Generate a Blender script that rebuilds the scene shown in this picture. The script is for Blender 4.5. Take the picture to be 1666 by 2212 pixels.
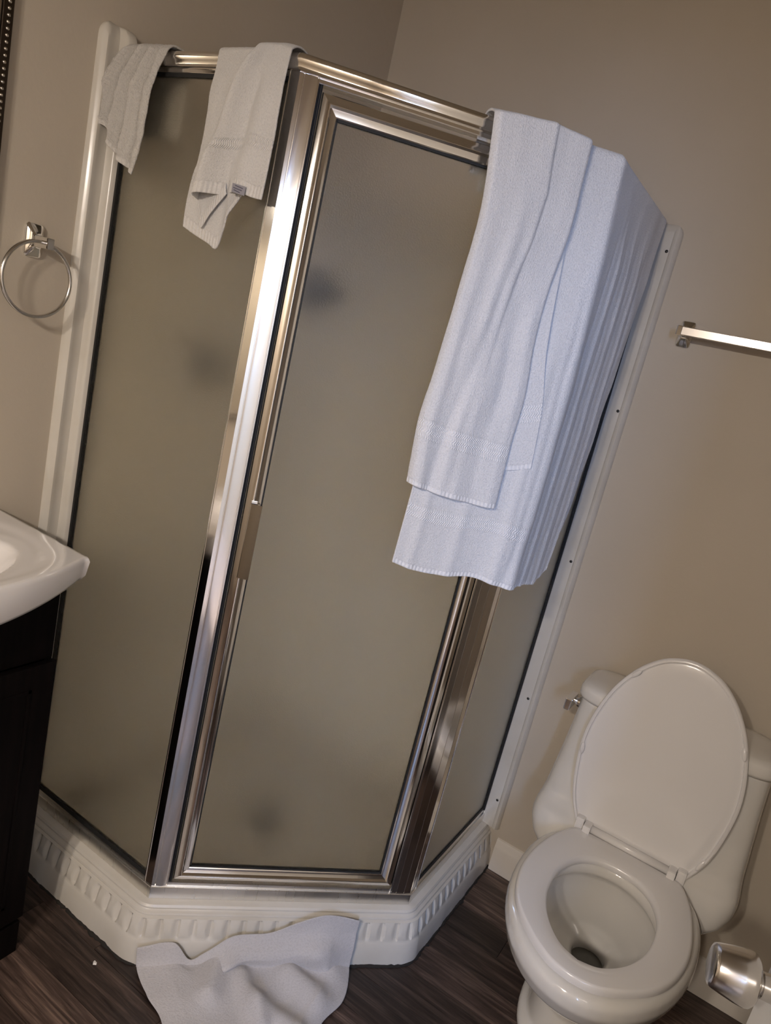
import bpy, bmesh, math, random
import numpy as np
from mathutils import Vector, Matrix
random.seed(7); np.random.seed(7)
for o in list(bpy.data.objects): bpy.data.objects.remove(o)
C = bpy.context.scene.collection
SC = bpy.context.scene

# ------------------------------------------------------------ camera
yaw, pitch, roll, FPX = 2.0742, -0.2315, 0.2348, 1542.97
F = Vector((math.cos(pitch)*math.cos(yaw), math.cos(pitch)*math.sin(yaw), math.sin(pitch)))
R0 = F.cross(Vector((0, 0, 1))).normalized(); U0 = R0.cross(F)
cr, sr = math.cos(roll), math.sin(roll)
RR = cr*R0 + sr*U0; UU = -sr*R0 + cr*U0
cd = bpy.data.cameras.new('camera'); cam = bpy.data.objects.new('camera', cd); C.objects.link(cam)
cam.matrix_world = Matrix(((RR.x, UU.x, -F.x, 1.4867), (RR.y, UU.y, -F.y, -2.049), (RR.z, UU.z, -F.z, 1.5385), (0, 0, 0, 1)))
cd.sensor_fit = 'VERTICAL'; cd.sensor_height = 36.0; cd.lens = 36.0*FPX/2212; cd.clip_start = 0.02
SC.camera = cam
# ------------------------------------------------------------ light
SC.view_settings.view_transform = 'Standard'; SC.view_settings.look = 'None'
SC.view_settings.gamma = 1.0; SC.view_settings.exposure = 0.0; SC.view_settings.use_curve_mapping = False
w = bpy.data.worlds.new('world'); SC.world = w; w.use_nodes = True
w.node_tree.nodes['Background'].inputs[0].default_value = (0.55, 0.65, 0.8, 1)
w.node_tree.nodes['Background'].inputs[1].default_value = 0.02
def area_light(name, loc, target, sx, sy, power, col):
    l = bpy.data.lights.new(name, 'AREA'); l.shape = 'RECTANGLE'; l.size = sx; l.size_y = sy; l.energy = power; l.color = col
    o = bpy.data.objects.new(name, l); C.objects.link(o); o.location = loc
    o.rotation_euler = (Vector(target)-Vector(loc)).to_track_quat('-Z', 'Y').to_euler(); return o
def bulb_light(name, loc, power, rad, col):
    l = bpy.data.lights.new(name, 'POINT'); l.energy = power; l.shadow_soft_size = rad; l.color = col
    o = bpy.data.objects.new(name, l); C.objects.link(o); o.location = loc; return o
WARM = (1.0, 0.88, 0.77)
LAMPS = ((1.08, -3.12, 2.06), (1.36, -3.12, 2.06))
for lx, ly, lz in LAMPS:
    l = bpy.data.lights.new('bulb', 'AREA'); l.shape = 'DISK'; l.size = 0.11; l.energy = 17.5; l.color = WARM
    o = bpy.data.objects.new('bulb', l); C.objects.link(o); o.location = (lx, ly, lz)
    o.rotation_euler = Vector((-0.10, 0.47, -0.93)).to_track_quat('-Z', 'Y').to_euler()
area_light('window_daylight', (2.87, -3.98, 2.0), (0.9, -0.7, 1.35), 0.75, 0.75, 95, (0.34, 0.54, 1.0))
area_light('hall_ceiling_light', (2.45, -2.25, 2.70), (2.45, -2.25, 0.0), 0.5, 0.5, 38, (1.0, 0.86, 0.74))

# ------------------------------------------------------------ materials
def mat(name, base=(0.8, 0.8, 0.8), rough=0.5, metal=0.0, **kw):
    m = bpy.data.materials.new(name); m.use_nodes = True; b = m.node_tree.nodes['Principled BSDF']
    b.inputs['Base Color'].default_value = (*base, 1); b.inputs['Roughness'].default_value = rough; b.inputs['Metallic'].default_value = metal
    for k, v in kw.items(): b.inputs[k.replace('_', ' ')].default_value = v
    return m
def nd(m, t, **kw):
    n = m.node_tree.nodes.new(t)
    for k, v in kw.items(): setattr(n, k, v)
    return n
def lk(m, a, b): m.node_tree.links.new(a, b)
def coords(m, scale=(1, 1, 1), kind='Object'):
    t = nd(m, 'ShaderNodeTexCoord'); mp = nd(m, 'ShaderNodeMapping'); mp.inputs['Scale'].default_value = scale
    lk(m, t.outputs[kind], mp.inputs[0]); return mp.outputs[0]
def noise(m, vec, scale, detail=3, rough=0.5, dist=0):
    n = nd(m, 'ShaderNodeTexNoise'); n.inputs['Scale'].default_value = scale; n.inputs['Detail'].default_value = detail
    n.inputs['Roughness'].default_value = rough; n.inputs['Distortion'].default_value = dist
    if vec is not None: lk(m, vec, n.inputs['Vector'])
    return n.outputs['Fac']
def bump(m, h, strength=0.3, dist=0.001, prev=None):
    b = nd(m, 'ShaderNodeBump'); b.inputs['Strength'].default_value = strength; b.inputs['Distance'].default_value = dist
    lk(m, h, b.inputs['Height'])
    if prev is not None: lk(m, prev, b.inputs['Normal'])
    return b.outputs[0]
def ramp(m, f, stops):
    r = nd(m, 'ShaderNodeValToRGB'); e = r.color_ramp.elements
    while len(e) < len(stops): e.new(0.5)
    for i, (p, c) in enumerate(stops): e[i].position = p; e[i].color = (*c, 1)
    lk(m, f, r.inputs[0]); return r.outputs[0]
def bs(m): return m.node_tree.nodes['Principled BSDF']
def math_n(m, op, a, b=None, c=None):
    n = nd(m, 'ShaderNodeMath', operation=op)
    for i, v in enumerate((a, b, c)):
        if v is None: continue
        if isinstance(v, (int, float)): n.inputs[i].default_value = v
        else: lk(m, v, n.inputs[i])
    return n.outputs[0]

M = {}
def wall_paint():
    m = mat('beige_wall_paint', (0.57, 0.50, 0.40), 0.55, Specular_IOR_Level=0.3)
    v = coords(m); a = noise(m, v, 55, 4); lk(m, ramp(m, noise(m, v, 3, 3), [(0.3, (0.535, 0.472, 0.385)), (0.7, (0.565, 0.498, 0.408))]), bs(m).inputs['Base Color'])
    n = bump(m, a, 0.35, 0.0015); lk(m, bump(m, noise(m, v, 500, 2), 0.15, 0.0004, n), bs(m).inputs['Normal']); return m
M['wall'] = wall_paint()
M['ceil'] = mat('ceiling_paint', (0.38, 0.33, 0.26), 0.8)
M['bed_wall'] = mat('bedroom_paint', (0.80, 0.74, 0.64), 0.8)
M['carpet'] = mat('carpet', (0.50, 0.43, 0.38), 0.95)
def trim_paint():
    m = mat('white_trim_paint', (0.76, 0.71, 0.64), 0.35); v = coords(m)
    lk(m, bump(m, noise(m, v, 60, 3), 0.25, 0.001), bs(m).inputs['Normal']); return m
M['trim'] = trim_paint()
def acrylic():
    m = mat('white_acrylic', (0.64, 0.605, 0.545), 0.28, Coat_Weight=0.3, Coat_Roughness=0.15); v = coords(m)
    lk(m, ramp(m, noise(m, v, 9, 4), [(0.3, (0.60, 0.56, 0.49)), (0.62, (0.65, 0.615, 0.555))]), bs(m).inputs['Base Color'])
    lk(m, bump(m, noise(m, v, 25, 2), 0.12, 0.002), bs(m).inputs['Normal']); return m
M['acrylic'] = acrylic()
M['panel'] = mat('surround_panel_acrylic', (0.84, 0.79, 0.69), 0.35)
def chrome(name, col, rough, streak=0.0, axis=(40, 40, 1)):
    m = mat(name, col, rough, 1.0); v = coords(m, axis)
    if streak:
        f = noise(m, v, 6, 3); mr = nd(m, 'ShaderNodeMapRange'); mr.inputs[3].default_value = rough*0.7; mr.inputs[4].default_value = rough*1.5
        lk(m, f, mr.inputs[0]); lk(m, mr.outputs[0], bs(m).inputs['Roughness'])
        lk(m, bump(m, noise(m, coords(m, (1.5, 1.5, 0.6)), 5, 2), streak, 0.004), bs(m).inputs['Normal'])
    return m
M['chrome'] = chrome('polished_aluminium', (0.86, 0.83, 0.79), 0.11, 0.20)
M['sill'] = chrome('dull_aluminium', (0.80, 0.78, 0.74), 0.28, 0.1)
M['fixture'] = chrome('chrome_fixture', (0.85, 0.84, 0.82), 0.08)
M['ring'] = chrome('brushed_chrome', (0.72, 0.70, 0.67), 0.2)
M['bar'] = chrome('satin_bar_metal', (0.50, 0.47, 0.44), 0.26)
M['nickel'] = chrome('satin_nickel', (0.70, 0.68, 0.66), 0.2)
M['pull'] = chrome('dark_pull_metal', (0.50, 0.47, 0.43), 0.15)
M['gasket'] = mat('black_rubber', (0.012, 0.012, 0.012), 0.6)
M['caulk'] = mat('mildewed_caulk', (0.02, 0.017, 0.014), 0.9)
def glass():
    m = bpy.data.materials.new('obscure_glass'); m.use_nodes = True; nt = m.node_tree; nt.nodes.clear()
    out = nd(m, 'ShaderNodeOutputMaterial'); p = nd(m, 'ShaderNodeBsdfPrincipled'); p.name = 'Principled BSDF'
    p.inputs['Base Color'].default_value = (0.985, 0.95, 0.86, 1); p.inputs['Transmission Weight'].default_value = 1.0
    p.inputs['Roughness'].default_value = 0.34; p.inputs['Coat Weight'].default_value = 0.1; p.inputs['Coat Roughness'].default_value = 0.2; p.inputs['IOR'].default_value = 1.30
    v = coords(m); h = noise(m, v, 330, 2, 0.6); lk(m, bump(m, h, 0.5, 0.0012), p.inputs['Normal'])
    lk(m, p.outputs[0], out.inputs[0]); return m
M['glass'] = glass()
def porcelain(name, col):
    return mat(name, col, 0.13, Coat_Weight=0.6, Coat_Roughness=0.05)
M['porcelain'] = porcelain('toilet_porcelain', (0.76, 0.74, 0.70))
M['seat'] = mat('seat_plastic', (0.80, 0.785, 0.775), 0.22, Coat_Weight=0.3, Coat_Roughness=0.1)
M['sink'] = porcelain('sink_ceramic', (0.84, 0.82, 0.82))
M['water'] = mat('drain_water', (0.10, 0.095, 0.08), 0.05)
def espresso():
    m = mat('espresso_wood', (0.004, 0.003, 0.003), 0.5, Specular_IOR_Level=0.06); v = coords(m, (6, 6, 0.6))
    lk(m, ramp(m, noise(m, v, 12, 4), [(0.35, (0.003, 0.0024, 0.0024)), (0.7, (0.006, 0.004, 0.004))]), bs(m).inputs['Base Color']); return m
M['espresso'] = espresso()
def plank_mat():
    m = mat('dark_wood_laminate', (0.1, 0.08, 0.07), 0.42)
    oi = nd(m, 'ShaderNodeObjectInfo'); t = nd(m, 'ShaderNodeTexCoord')
    add = nd(m, 'ShaderNodeVectorMath', operation='ADD'); sc = nd(m, 'ShaderNodeVectorMath', operation='SCALE')
    cmb = nd(m, 'ShaderNodeCombineXYZ'); 
    for i in range(3): lk(m, oi.outputs['Random'], cmb.inputs[i])
    lk(m, cmb.outputs[0], sc.inputs[0]); sc.inputs['Scale'].default_value = 37.0
    lk(m, t.outputs['Object'], add.inputs[0]); lk(m, sc.outputs[0], add.inputs[1])
    mp = nd(m, 'ShaderNodeMapping'); mp.inputs['Scale'].default_value = (1.6, 26, 1); lk(m, add.outputs[0], mp.inputs[0])
    g = noise(m, mp.outputs[0], 3.0, 6, 0.62, 0.6)
    mp2 = nd(m, 'ShaderNodeMapping'); mp2.inputs['Scale'].default_value = (5, 150, 1); lk(m, add.outputs[0], mp2.inputs[0])
    g2 = noise(m, mp2.outputs[0], 2.0, 3, 0.6)
    col = ramp(m, g, [(0.30, (0.022, 0.014, 0.012)), (0.5, (0.080, 0.056, 0.048)), (0.70, (0.21, 0.155, 0.128))])
    r2 = ramp(m, g2, [(0.3, (0.55, 0.55, 0.55)), (0.65, (1.05, 1.05, 1.05))])
    mx = nd(m, 'ShaderNodeMix', data_type='RGBA', blend_type='MULTIPLY'); mx.inputs[0].default_value = 0.8
    lk(m, col, mx.inputs[6]); lk(m, r2, mx.inputs[7])
    r3 = ramp(m, oi.outputs['Random'], [(0.0, (0.34, 0.32, 0.31)), (0.5, (0.76, 0.70, 0.67)), (1.0, (1.45, 1.34, 1.28))])
    mx2 = nd(m, 'ShaderNodeMix', data_type='RGBA', blend_type='MULTIPLY'); mx2.inputs[0].default_value = 1.0
    lk(m, mx.outputs[2], mx2.inputs[6]); lk(m, r3, mx2.inputs[7]); lk(m, mx2.outputs[2], bs(m).inputs['Base Color'])
    lk(m, bump(m, g2, 0.3, 0.0006), bs(m).inputs['Normal']); return m
M['plank'] = plank_mat()
def terry(name, col, band=None, pile=1.0, hem=0.012):
    """uv: x = metres across, y = metres up from the hem"""
    m = mat(name, col, 0.95, Sheen_Weight=0.35, Sheen_Roughness=0.5, Specular_IOR_Level=0.15)
    t = nd(m, 'ShaderNodeUVMap'); sx = nd(m, 'ShaderNodeSeparateXYZ'); lk(m, t.outputs[0], sx.inputs[0])
    X, Y = sx.outputs[0], sx.outputs[1]
    v = nd(m, 'ShaderNodeMapping'); v.inputs['Scale'].default_value = (1, 0.8, 1); lk(m, t.outputs[0], v.inputs[0])
    fz = noise(m, v.outputs[0], 330, 3, 0.7)
    # hem ribs
    ribs = math_n(m, 'SINE', math_n(m, 'MULTIPLY', X, 2*math.pi/0.009))
    hm = math_n(m, 'LESS_THAN', Y, hem)
    edge = math_n(m, 'LESS_THAN', math_n(m, 'ABSOLUTE', math_n(m, 'SUBTRACT', Y, hem)), 0.0012)
    flat = hm; h = math_n(m, 'MULTIPLY', ribs, math_n(m, 'MULTIPLY', hm, 0.35))
    h = math_n(m, 'SUBTRACT', h, math_n(m, 'MULTIPLY', edge, 1.0))
    if band:
        y0, y1 = band; mid, hw = (y0+y1)/2, (y1-y0)/2
        bd = math_n(m, 'LESS_THAN', math_n(m, 'ABSOLUTE', math_n(m, 'SUBTRACT', Y, mid)), hw)
        be = math_n(m, 'LESS_THAN', math_n(m, 'ABSOLUTE', math_n(m, 'SUBTRACT', math_n(m, 'ABSOLUTE', math_n(m, 'SUBTRACT', Y, mid)), hw)), 0.0013)
        wav = math_n(m, 'SINE', math_n(m, 'ADD', math_n(m, 'MULTIPLY', X, 2*math.pi/0.0045), math_n(m, 'MULTIPLY', math_n(m, 'SINE', math_n(m, 'MULTIPLY', Y, 2*math.pi/0.016)), 2.6)))
        h = math_n(m, 'ADD', h, math_n(m, 'MULTIPLY', math_n(m, 'MULTIPLY', wav, bd), 0.4))
        h = math_n(m, 'SUBTRACT', h, math_n(m, 'MULTIPLY', be, 1.0)); flat = math_n(m, 'MAXIMUM', hm, bd)
    pl = math_n(m, 'MULTIPLY', fz, math_n(m, 'SUBTRACT', 1.0, math_n(m, 'MULTIPLY', flat, 0.85)))
    h = math_n(m, 'ADD', h, math_n(m, 'MULTIPLY', pl, 2.4*pile))
    lk(m, bump(m, h, 0.85, 0.0017), bs(m).inputs['Normal'])
    c0 = tuple(c*0.84 for c in col)
    lk(m, ramp(m, fz, [(0.30, c0), (0.55, col)]), bs(m).inputs['Base Color'])
    return m
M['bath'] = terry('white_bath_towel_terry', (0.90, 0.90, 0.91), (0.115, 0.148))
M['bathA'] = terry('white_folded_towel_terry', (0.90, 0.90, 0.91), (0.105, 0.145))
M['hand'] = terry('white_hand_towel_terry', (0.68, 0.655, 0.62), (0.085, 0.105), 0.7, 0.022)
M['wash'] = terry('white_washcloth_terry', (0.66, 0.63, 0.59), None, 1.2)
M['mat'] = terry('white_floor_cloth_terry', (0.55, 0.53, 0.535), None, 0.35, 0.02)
M['label'] = mat('grey_label', (0.28, 0.27, 0.30), 0.8)
M['ink'] = mat('label_ink', (0.05, 0.05, 0.09), 0.8)
M['mirror'] = mat('mirror_glass', (0.85, 0.87, 0.86), 0.02, 1.0)
M['frame'] = mat('dark_bronze_frame', (0.035, 0.024, 0.016), 0.35, 0.6)
M['bead'] = mat('silver_bead', (0.62, 0.58, 0.52), 0.25, 1.0)
M['door'] = mat('door_paint', (0.80, 0.80, 0.78), 0.35)
M['black'] = mat('black_plastic', (0.015, 0.015, 0.015), 0.4)
M['chip'] = mat('plaster_chip', (0.85, 0.83, 0.80), 0.8)
M['shade'] = mat('lamp_glass', (0.9, 0.88, 0.85), 0.4)

# ------------------------------------------------------------ helpers
def link(name, me, m, parent=None, smooth=False, kind=None, label=None):
    o = bpy.data.objects.new(name, me); C.objects.link(o)
    if m: me.materials.append(M[m] if isinstance(m, str) else m)
    if smooth:
        for p in me.polygons: p.use_smooth = True
    if parent: o.parent = parent
    if kind: o['kind'] = kind
    if label: o['label'] = label
    return o
def tag(o, label, cat, group=None):
    o['label'] = label; o['category'] = cat
    if group: o['group'] = group
    return o
def empty(name, loc=(0, 0, 0)):
    o = bpy.data.objects.new(name, None); C.objects.link(o); o.empty_display_size = 0.05; o.location = loc; return o
def reloc(parent):   # children are modelled in world space: keep them there
    bpy.context.view_layer.update()
    for ch in parent.children: ch.matrix_parent_inverse = parent.matrix_world.inverted()
def pyd(verts, faces):
    me = bpy.data.meshes.new('m'); me.from_pydata([tuple(map(float, v)) for v in verts], [], faces); me.validate()
    bm = bmesh.new(); bm.from_mesh(me); bmesh.ops.recalc_face_normals(bm, faces=bm.faces); bm.to_mesh(me); bm.free(); return me
def box_bm(bm, lo, hi, mtx=None, bev=0):
    r = bmesh.ops.create_cube(bm, size=1.0); vs = r['verts']; lo = Vector(lo); hi = Vector(hi)
    for v in vs: v.co = Vector([(lo[i]+hi[i])/2 + v.co[i]*(hi[i]-lo[i]) for i in range(3)])
    if bev:
        es = list({e for v in vs for e in v.link_edges}); r2 = bmesh.ops.bevel(bm, geom=es, offset=bev, segments=2, affect='EDGES', profile=0.7)
        vs = list({v for f in r2['faces'] for v in f.verts} | {v for v in vs if v.is_valid})
    if mtx is not None: bmesh.ops.transform(bm, matrix=mtx, verts=[v for v in vs if v.is_valid])
def bm_me(bm):
    bmesh.ops.recalc_face_normals(bm, faces=bm.faces); me = bpy.data.meshes.new('m'); bm.to_mesh(me); bm.free(); return me
def box(name, lo, hi, m, parent=None, bev=0, mtx=None, **k):
    bm = bmesh.new(); box_bm(bm, lo, hi, mtx, bev); return link(name, bm_me(bm), m, parent, **k)
def lathe(prof, n=40, axis=(0, 0, 1), loc=(0, 0, 0), cap=True):
    ax = Vector(axis).normalized(); q = ax.to_track_quat('Z', 'Y'); loc = Vector(loc); vs = []; fs = []
    for r, h in prof:
        for i in range(n):
            a = 2*math.pi*i/n; vs.append(loc + q @ Vector((r*math.cos(a), r*math.sin(a), h)))
    for j in range(len(prof)-1):
        for i in range(n): fs.append((j*n+i, j*n+(i+1) % n, (j+1)*n+(i+1) % n, (j+1)*n+i))
    if cap: fs.append(tuple(range(n))[::-1]); fs.append(tuple(range((len(prof)-1)*n, len(prof)*n)))
    return pyd(vs, fs)
def tube(pts, r, n=14, closed=False):
    pts = [Vector(p) for p in pts]; vs = []; fs = []; N = len(pts); up = None
    for i, p in enumerate(pts):
        t = (pts[(i+1) % N]-pts[i-1]) if closed else (pts[min(i+1, N-1)]-pts[max(i-1, 0)])
        t.normalize()
        if up is None: up = Vector((0, 0, 1)) if abs(t.z) < 0.9 else Vector((1, 0, 0))
        s = t.cross(up).normalized(); u = s.cross(t); up = u
        rr = r[i] if isinstance(r, (list, tuple)) else r
        for k in range(n):
            a = 2*math.pi*k/n; vs.append(p + rr*(math.cos(a)*s+math.sin(a)*u))
    for i in range(N if closed else N-1):
        j = (i+1) % N
        for k in range(n): fs.append((i*n+k, i*n+(k+1) % n, j*n+(k+1) % n, j*n+k))
    if not closed: fs.append(tuple(range(n))[::-1]); fs.append(tuple(range((N-1)*n, N*n)))
    return pyd(vs, fs)
def loft(rings, caps=True):
    n = len(rings[0]); vs = [v for r in rings for v in r]; fs = []
    for j in range(len(rings)-1):
        for i in range(n): fs.append((j*n+i, j*n+(i+1) % n, (j+1)*n+(i+1) % n, (j+1)*n+i))
    if caps: fs.append(tuple(range(n))[::-1]); fs.append(tuple(range((len(rings)-1)*n, len(rings)*n)))
    return pyd(vs, fs)
def shade_auto(o, ang=35):
    me = o.data
    for p in me.polygons: p.use_smooth = True
    bm = bmesh.new(); bm.from_mesh(me)
    for e in bm.edges:
        if len(e.link_faces) == 2 and e.calc_face_angle(0) > math.radians(ang): e.smooth = False
    bm.to_mesh(me); bm.free(); return o
def cr_spline(P, n):
    """dense Catmull-Rom through P (list of tuples), n samples uniform in index"""
    P = np.array(P, float); m = len(P); t = np.linspace(0, m-1, n); out = []
    for x in t:
        i = min(int(x), m-2); f = x-i; p0 = P[max(i-1, 0)]; p1 = P[i]; p2 = P[i+1]; p3 = P[min(i+2, m-1)]
        out.append(0.5*((2*p1)+(-p0+p2)*f+(2*p0-5*p1+4*p2-p3)*f*f+(-p0+3*p1-3*p2+p3)*f**3))
    return np.array(out)
def arc_resample(P, n):
    P = np.array(P, float); d = np.r_[0, np.cumsum(np.linalg.norm(np.diff(P, axis=0), axis=1))]; t = np.linspace(0, d[-1], n)
    return np.stack([np.interp(t, d, P[:, k]) for k in range(P.shape[1])], 1)
def smooth_noise(nu, nv, ku, kv, seed):
    r = np.random.RandomState(seed); g = r.randn(ku+3, kv+3); x = np.linspace(0, ku, nu); y = np.linspace(0, kv, nv)
    def sm(t): return t*t*(3-2*t)
    xi = x.astype(int); yi = y.astype(int); fx = sm(x-xi)[:, None]; fy = sm(y-yi)[None, :]
    return (g[np.ix_(xi, yi)]*(1-fx)*(1-fy)+g[np.ix_(xi+1, yi)]*fx*(1-fy)+g[np.ix_(xi, yi+1)]*(1-fx)*fy+g[np.ix_(xi+1, yi+1)]*fx*fy)

# ------------------------------------------------------------ room shell
RX, FY, CZ = 1.86, -3.3, 2.75
def struct(name, me, m, **k): return link(name, me, m, None, kind='structure', **k)
def sbox(name, lo, hi, m, parent=None, bev=0):
    o = box(name, lo, hi, m, parent, bev)
    if parent is None: o['kind'] = 'structure'
    return o
sbox('wall_left', (-0.1, FY, 0), (0, 0.1, CZ), 'wall')
sbox('wall_back', (0, 0, 0), (RX, 0.1, CZ), 'wall')
sbox('wall_front', (-0.1, FY-0.1, 0), (RX+0.1, FY, CZ), 'wall')
DY0, DY1, DZ = -2.68, -1.84, 2.06
bm = bmesh.new()
box_bm(bm, (RX, FY, 0), (RX+0.1, DY0, CZ)); box_bm(bm, (RX, DY1, 0), (RX+0.1, 0.1, CZ)); box_bm(bm, (RX, DY0, DZ), (RX+0.1, DY1, CZ))
struct('wall_right', bm_me(bm), 'wall')
sbox('ceiling', (-0.1, FY, CZ), (RX+0.1, 0.1, CZ+0.05), 'ceil')
# hallway beyond the doorway (seen only in reflections; the daylight comes from its window)
HY, HX = -5.0, 2.9
sbox('wall_hall_near', (RX+0.1, HY-0.1, 0), (HX+0.1, HY, CZ), 'bed_wall')
sbox('wall_hall_far', (RX+0.1, -1.0, 0), (HX+0.1, -0.9, CZ), 'bed_wall')
sbox('wall_hall_left', (RX+0.05, HY, 0), (RX+0.1, FY-0.1, CZ), 'bed_wall')
bm = bmesh.new()
box_bm(bm, (HX, HY, 0), (HX+0.1, -4.42, CZ)); box_bm(bm, (HX, -3.55, 0), (HX+0.1, -1.0, CZ)); box_bm(bm, (HX, -4.42, 0), (HX+0.1, -3.55, 1.5)); box_bm(bm, (HX, -4.42, 2.45), (HX+0.1, -3.55, CZ))
struct('wall_hall_right', bm_me(bm), 'bed_wall')
sbox('ceiling_hall', (RX+0.1, HY, CZ), (HX+0.1, -1.0, CZ+0.05), 'bed_wall')
sbox('floor_hall', (RX+0.1, HY, -0.03), (HX+0.1, -1.0, 0), 'carpet')
for i, (a, b) in enumerate((((RX-0.015, DY0-0.07, 0), (RX, DY0, DZ+0.07)), ((RX-0.015, DY1, 0), (RX, DY1+0.07, DZ+0.07)), ((RX-0.015, DY0, DZ), (RX, DY1, DZ+0.07)))):
    sbox('trim_%d' % (i+1), a, b, 'trim', None, 0.003)
# floor slab and planks
fl = sbox('floor', (-0.1, FY, -0.05), (RX+0.1, 0.1, -0.009), 'caulk')
PW = 0.1025
pm = {}
def plank_mesh(L):
    k = round(L, 3)
    if k not in pm:
        bm = bmesh.new(); box_bm(bm, (0.0005, 0.0005, -0.008), (L-0.0005, PW-0.0005, 0), None, 0.0009); me = bm_me(bm); me.materials.append(M['plank']); pm[k] = me
    return pm[k]
rnd = random.Random(3)
starts = {9: 0.435, 10: 0.235, 11: 0.30}
for r in range(32):
    y1 = -0.015-PW*r
    x = 0.0; cut = starts.get(r, rnd.choice([0.15, 0.3, 0.45, 0.6, 0.75]))
    cuts = [0.0, cut]
    while cuts[-1] < RX-0.05: cuts.append(min(RX, round(cuts[-1]+rnd.choice([0.45, 0.6, 0.9]), 3)))
    for a, b in zip(cuts, cuts[1:]):
        if r < 5 and b < 0.95-0.0: continue           # wholly under the shower
        o = bpy.data.objects.new('plank', plank_mesh(b-a)); C.objects.link(o); o.parent = fl; o.location = (a, y1-PW, 0)
# baseboard: ogee profile
def extrude_x(prof, x0, x1):   # prof = (y,z)
    n = len(prof); vs = [(x, y, z) for x in (x0, x1) for y, z in prof]
    return pyd(vs, [(i, (i+1) % n, n+(i+1) % n, n+i) for i in range(n)]+[tuple(range(n))[::-1], tuple(range(n, 2*n))])
bp = [(0, 0), (-0.014, 0), (-0.014, 0.078), (-0.0125, 0.086), (-0.009, 0.094), (-0.0085, 0.102), (-0.006, 0.108), (0, 0.110)]
shade_auto(struct('baseboard_back', extrude_x(bp, 1.036, RX), 'trim'))
me = extrude_x(bp, 0, -DY1-0.02-0.07)
o = shade_auto(struct('baseboard_right', me, 'trim')); o.rotation_euler = (0, 0, -math.pi/2); o.location = (RX, -0.016, 0)

# ------------------------------------------------------------ door with knob
dd = Vector((0.9744, 0.2250, 0)).normalized(); dl = Vector((-dd.y, dd.x, 0))
K = Vector((1.603, -1.126, 0.897)); FCE = K + dd*0.062
def door_m():   # local x = along door to the latch, y = normal away from the camera side, z = up
    m = Matrix.Identity(4); m.col[0][:3] = dl; m.col[1][:3] = dd; m.col[3][:3] = Vector((FCE.x, FCE.y, 0)); return m
bm = bmesh.new(); box_bm(bm, (-0.745, 0, 0.01), (0.066, 0.035, 2.03), None, 0.002)
door = link('door_1', bm_me(bm), 'door', None, kind='structure'); door.matrix_world = door_m()
bm = bmesh.new()
for z0, z1 in ((0.2, 0.75), (0.95, 1.85)):
    for x0, x1 in ((-0.64, -0.39), (-0.29, -0.05)):
        box_bm(bm, (x0, -0.004, z0), (x1, 0.001, z1), None, 0.003)
kb = lathe([(0.0, -0.0515), (0.020, -0.0515), (0.0245, -0.050), (0.0262, -0.046), (0.0285, -0.036), (0.0315, -0.020), (0.0325, -0.009), (0.0315, -0.004), (0.027, 0.0), (0.014, 0.0015)], 48, dd, K+dd*0.026, cap=False)
def wparent(o, p):
    bpy.context.view_layer.update(); o.parent = p; o.matrix_parent_inverse = p.matrix_world.inverted()
kn = link('door_knob', kb, 'nickel', smooth=True, label='satin nickel door knob'); wparent(kn, door)
nk = link('knob_neck', lathe([(0.0125, 0.0), (0.0125, 0.006), (0.0155, 0.0065), (0.0165, 0.030), (0.0175, 0.034), (0.030, 0.036), (0.034, 0.0385), (0.036, 0.0415), (0.036, 0.044)], 40, dd, K+dd*0.0265, cap=False), 'nickel'); shade_auto(nk); wparent(nk, door)

# ------------------------------------------------------------ shower geometry
S1, SR_, P1, P2 = 0.9600, 0.9747, 0.502, 0.501
ZB, ZS, HB, ZT = 0.1422, 0.173, 1.9635, 1.9943
A_ = np.array([P1, -S1]); B_ = np.array([SR_, -P2]); DL = np.linalg.norm(B_-A_); ud = (B_-A_)/DL; ndg = np.array([ud[1], -ud[0]])
nL = np.array([0., -1.]); nR = np.array([1., 0.])
def Pxy(s, off):
    """s along the enclosure: <0 left panel, 0..DL door plane, >DL right panel; off outward"""
    s = np.asarray(s, float); off = np.asarray(off, float); s, off = np.broadcast_arrays(s, off)
    bx = np.where(s < 0, A_[0]+s, np.where(s < DL, A_[0]+s*ud[0], B_[0])); by = np.where(s < 0, A_[1], np.where(s < DL, A_[1]+s*ud[1], B_[1]+(s-DL)))
    w1 = np.clip((s+0.02)/0.04, 0, 1); w2 = np.clip((s-DL+0.02)/0.04, 0, 1)
    nx = nL[0]*(1-w1)+ndg[0]*(w1-w2)+nR[0]*w2; ny = nL[1]*(1-w1)+ndg[1]*(w1-w2)+nR[1]*w2
    k = np.sqrt(nx*nx+ny*ny); nx, ny = nx/k, ny/k; corr = 1+0.08*(4*w1*(1-w1)+4*w2*(1-w2))
    return bx+nx*off*corr, by+ny*off*corr
def W(s, off, z):
    x, y = Pxy(s, off); return Vector((float(x), float(y), z))
def path_off(off):
    """offset polyline A(wall) - L - R - B(wall) with mitres; off outward"""
    k = off*math.tan(math.pi/8)
    return [Vector((0, -S1-off, 0)), Vector((P1+k, -S1-off, 0)), Vector((SR_+off, -P2-k, 0)), Vector((SR_+off, 0, 0))]
def sweep(prof, closed=True, x0=0.0, ye=0.0):   # prof list of (off, z)
    vs = []; n = len(prof); fs = []
    for off, z in prof:
        p = path_off(off); p[0].x = x0; p[3].y = ye
        for q in p: vs.append((q.x, q.y, z))
    m = n if closed else n-1
    for j in range(m):
        for i in range(3): a = j*4+i; b = ((j+1) % n)*4+i; fs.append((a, a+1, b+1, b))
    if closed: fs.append(tuple(j*4 for j in range(n))); fs.append(tuple(j*4+3 for j in range(n))[::-1])
    return pyd(vs, fs)

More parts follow.
